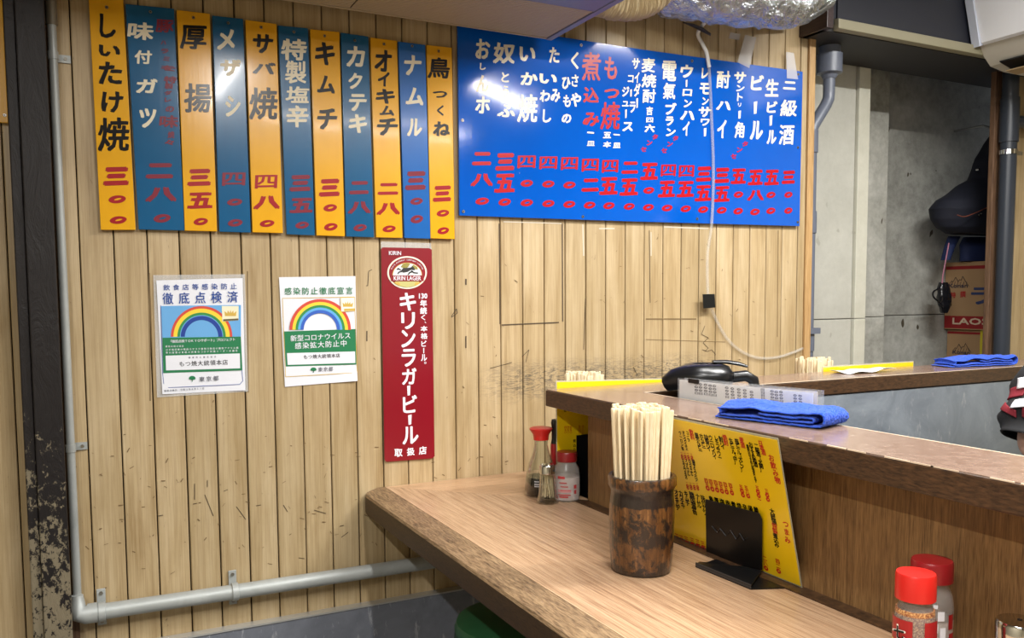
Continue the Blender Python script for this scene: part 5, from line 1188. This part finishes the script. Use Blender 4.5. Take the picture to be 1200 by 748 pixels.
BG = wall(.27); m = MB(); m.tube(smooth_path([BG.pt(1101, 338), BG.pt(1094, 342), BG.pt(1094, 348), BG.pt(1099, 353), BG.pt(1104, 358)]), .004, 8); m.build('bag_loop', SHB, t_, smooth=True)
m = MB(); m.tube([BG.pt(1104, 332), BG.pt(1105, 322), BG.pt(1107, 312), BG.pt(1112, 285)], .0028, 8); m.build('cord', mat('pink_cord', (170, 110, 130), .6), t_, smooth=True)
# ------------------------------------------------------------------ lamps overhead
for i, ((x, y, z), a, L, p) in enumerate(LAMPS):
    t_ = thing('tube_lamp', ['slanting fluorescent tube lamp over the bar counter', 'fluorescent tube lamp hung end-on over the seats on the left', 'fluorescent tube lamp hung above the front seats', 'added tube lamp close to the ceiling on the right, brightening the recess', 'added tube lamp end-on at the far left, brightening the partition and menu'][i], 'lamp', (x, y, z))
    ax = Vector((math.cos(a), math.sin(a), 0)); ay = Vector((-ax.y, ax.x, 0)); c = Vector((x, y, z))
    m = MB(); m.obox(c + Vector((0, 0, .035)), ax, ay, Vector((0, 0, 1)), L / 2 + .04, .04, .014); m.build('batten', ACW, t_, bevel=.003)
    m = MB(); m.tube([c - ax * (L / 2), c + ax * (L / 2)], .014, 12); m.build('tube', mat('tube_glow', (255, 255, 255), .5, emit=(255, 252, 244), es=9), t_, smooth=True)
    for s in (-1, 1):
        m = MB(); m.tube([c + ax * (s * L / 2), c + ax * (s * (L / 2 + .03))], .018, 12); m.build('end_cap', ACW, t_, smooth=True)
        m = MB(); m.tube([c + ax * (s * L * .35) + Vector((0, 0, .045)), (c + ax * (s * L * .35)).xy.to_3d() + Vector((0, 0, 2.62))], .004, 8); m.build('hanger', ACG, t_)

# ------------------------------------------------------------------ staff member inside the bar, mostly beyond the right edge
def skinned(name, pts, edges, radii, m_, parent, root=0, sub=2):
    me = bpy.data.meshes.new(name); o0 = ORG[parent.name]
    me.from_pydata([Vector(p) - o0 for p in pts], edges, []); me.materials.append(m_)
    o = bpy.data.objects.new(name, me); COL.objects.link(o); o.parent = parent; ORG[o.name] = o0
    sk = o.modifiers.new('skin', 'SKIN'); sk.use_smooth_shade = True; sk.use_x_symmetry = False
    if not me.skin_vertices: me.attributes
    bpy.context.view_layer.objects.active = o
    for i, r in enumerate(radii):
        sv = me.skin_vertices[0].data[i]; sv.radius = (r, r) if not isinstance(r, tuple) else r; sv.use_root = (i == root)
    s = o.modifiers.new('sub', 'SUBSURF'); s.levels = sub; s.render_levels = sub
    return o
px, py = 2.58, -1.0
YS = wall(-1.0); SL = [YS.pt(1290, 360), YS.pt(1255, 415), YS.pt(1234, 455), YS.pt(1218, 490), YS.pt(1208, 515)]
P_ = thing('person', 'person in black with red and white striped sleeve, mostly beyond the right edge', 'person', (px, py, 0))
J = [(px, py, .90), (px, py, 1.02), (px, py, 1.16), (px, py, 1.30), (px - .01, py, 1.38), (px - .03, py, 1.47),        # 0-5 pelvis..neck
     (px - .10, py - .10, 1.30), tuple(SL[1]), tuple(SL[3]), tuple(SL[4] + Vector((0, 0, -.03))), (2.28, -1.16, .83), (2.42, -1.22, .86),  # 6-11 near arm
     (px + .04, py + .15, 1.30), (px + .02, py + .20, 1.10), (px + .01, py + .21, .93), (px - .04, py + .18, .86), (px - .12, py + .14, .90),   # 12-16 far arm
     (px, py - .09, .84), (px - .02, py - .10, .48), (px, py - .10, .10), (px - .12, py - .10, .045),                     # 17-20
     (px, py + .09, .84), (px - .02, py + .10, .48), (px, py + .10, .10), (px - .12, py + .10, .045)]
Ed = [(0, 1), (1, 2), (2, 3), (3, 4), (4, 5), (3, 6), (6, 7), (7, 8), (8, 9), (9, 10), (10, 11), (3, 12), (12, 13), (13, 14), (14, 15), (15, 16), (0, 17), (17, 18), (18, 19), (19, 20), (0, 21), (21, 22), (22, 23), (23, 24)]
Rd = [(.13, .12), (.125, .11), (.14, .12), (.12, .10), .055, .048, .050, .045, .045, .042, .036, .024, .062, .05, .042, .034, .024, .085, .058, .042, .04, .085, .058, .042, .04]
skinned('body', J, Ed, Rd, SKIN, P_)
# shirt, trousers, hair, sleeve
m = MB(); m.lathe([(.145, .80), (.155, .90), (.15, 1.02), (.165, 1.18), (.168, 1.27), (.160, 1.33), (.12, 1.385), (.068, 1.41)], (px, py, 0), 32, sx=.84, sy=1.22); m.build('shirt', CLOTHB, P_, smooth=True)
m = MB(); m.lathe([(.155, .81), (.148, .90)], (px, py, 0), 32, sx=.86, sy=1.15); 
for s in (-1, 1): m.tube([(px, py + s * .085, .86), (px - .02, py + s * .10, .48), (px, py + s * .10, .10)], [.105, .085, .07], 20)
m.build('trousers', CLOTHB, P_, smooth=True)
def head(c):
    m = MB(); n, k_ = 28, 20
    def fn(a, b):
        q = a * 2 * math.pi; t = math.pi * b; x, y, z = math.sin(t) * math.cos(q), math.sin(t) * math.sin(q), math.cos(t)
        jaw = 1 - .22 * max(0, -z - .1); face = 1 + .04 * max(0, -x) * (1 - abs(z))
        nose = .022 * math.exp(-((y / .22) ** 2) - (((z + .12) / .22) ** 2)) if x < 0 else 0
        brow = .006 * math.exp(-(((z - .14) / .1) ** 2)) if x < -.5 else 0
        eye = -.006 * math.exp(-(((abs(y) - .36) / .16) ** 2) - (((z - .04) / .1) ** 2)) if x < -.4 else 0
        return (c[0] + x * (.095 * jaw * face) - nose - brow - eye, c[1] + y * .076 * jaw, c[2] + z * .118)
    m.grid(fn, n, k_); m.build('head', SKIN, P_, smooth=True)
    for s in (-1, 1):
        m = MB(); m.lathe([(0, -.0055), (.005, -.0035), (.0065, 0), (.005, .0035), (0, .0055)], (c[0] - .083, c[1] + s * .028, c[2] + .005), 14); m.build('eye', INK, P_, smooth=True)
        m = MB(); m.lathe([(0, -.03), (.008, -.022), (.012, .005), (.009, .024), (0, .03)], (c[0] + .005, c[1] + s * .078, c[2] - .01), 12, sx=1.6, sy=.7); m.build('ear', SKIN, P_, smooth=True)
    m = MB(); m.tube([(c[0] - .082, c[1] - .024, c[2] - .062), (c[0] - .090, c[1], c[2] - .060), (c[0] - .082, c[1] + .024, c[2] - .062)], [.003, .006, .003], 8); m.build('mouth', mat('lips', (170, 96, 88), .5), P_, smooth=True)
    m = MB()
    def hf(a, b):
        q = a * 2 * math.pi; t = math.pi * .56 * b; x, y, z = math.sin(t) * math.cos(q), math.sin(t) * math.sin(q), math.cos(t); f_ = 1.10 + .02 * math.sin(q * 13)
        lift = .03 * max(0, -x) * b; return (c[0] + .008 + x * .098 * f_ * (.9 if x < 0 else 1), c[1] + y * .079 * f_, c[2] + z * .126 + lift)
    m.grid(hf, 36, 12); m.build('hair', mat('hair_black', (24, 20, 20), .5), P_, smooth=True, solid=.006)
head((px - .045, py, 1.575))
def hand(wr, d, up, side, s=1):
    """palm and five separate fingers on one skinned surface"""
    wr, d, up, side = Vector(wr), Vector(d).normalized(), Vector(up).normalized(), Vector(side).normalized()
    pts = [wr, wr + d * .045, wr + d * .075]; ed = [(0, 1), (1, 2)]; ra = [(.024, .016), (.034, .014), (.034, .012)]
    for i, (off, L) in enumerate(((-.029, .060), (-.010, .070), (.010, .066), (.028, .052))):
        b = len(pts); st = wr + d * .078 + side * off
        pts += [st, st + d * L * .45 + up * -.006, st + d * L * .75 + up * -.020, st + d * L * .92 + up * -.036]; ed += [(2, b), (b, b + 1), (b + 1, b + 2), (b + 2, b + 3)]; ra += [.0095, .0088, .008, .007]
    b = len(pts); pts += [wr + d * .03 + side * -.030, wr + d * .055 + side * -.050 + up * -.008, wr + d * .08 + side * -.056 + up * -.018]; ed += [(1, b), (b, b + 1), (b + 1, b + 2)]; ra += [.012, .0105, .009]
    skinned('hand', pts, ed, ra, SKIN, P_, 0, 1)
hand((2.42, -1.22, .86), (.9, -.4, -.05), (0, 0, 1), (.4, .9, 0)); hand((px - .12, py + .14, .90), (.3, -.9, -.1), (0, 0, 1), (.4, -.9, 0))
# loose short sleeve with sewn straps
ctr = [Vector((px - .02, py - .10, 1.32)), Vector((px - .10, py - .12, 1.27))] + SL[1:]
rad = [.085, .098, .088, .084, .080, .074]
def cen(t):
    k = t * (len(ctr) - 1); i = min(int(k), len(ctr) - 2); f_ = k - i; return ctr[i] * (1 - f_) + ctr[i + 1] * f_, rad[i] * (1 - f_) + rad[i + 1] * f_
def sp_(t, q, off=0):
    c, r = cen(t); fold = .007 * math.sin(t * 26 + q * 2.0) + .006 * noise.noise(Vector((t * 9, math.cos(q) * 2, math.sin(q) * 2))); rr = r + fold + off
    return c + Vector((math.cos(q), math.sin(q), -.35 * math.cos(q))) * rr
m = MB(); m.grid(lambda a, b: sp_(b, a * 2 * math.pi), 40, 44); m.build('sleeve', CLOTHB, P_, smooth=True, solid=.003)
def strap(t0, t1, q0, q1, m_, name, slope=0, off=.004):
    m = MB(); m.grid(lambda a, b: sp_(t0 + (t1 - t0) * b + slope * (a - .5), q0 + (q1 - q0) * a, off), 14, 8); m.build(name, m_, P_, smooth=True, solid=.004)
m = MB(); m.tube(smooth_path([(px, py + .13, 1.33), (px + .03, py + .20, 1.22), (px + .02, py + .215, 1.08), (px + .01, py + .215, .98)]), .068, 20); m.build('sleeve', CLOTHB, P_, smooth=True)
SR = mat('strap_red', (112, 16, 30), .8); SW = mat('strap_white', (236, 236, 238), .7)
strap(0.472, 0.536, 3.2, 4.4, SR, 'red_strap', .02); strap(0.584, 0.648, 2.75, 4.0, SW, 'white_strap', -.05, .008); strap(0.656, 0.728, 2.4, 3.0, SR, 'red_strap', -.03)
strap(0.728, 0.784, 2.95, 4.0, SW, 'white_strap', -.05, .008); strap(0.792, 0.848, 2.5, 3.1, SR, 'red_strap', .06); strap(0.816, 0.888, 3.28, 3.95, SR, 'red_strap', .05)

build_queue()
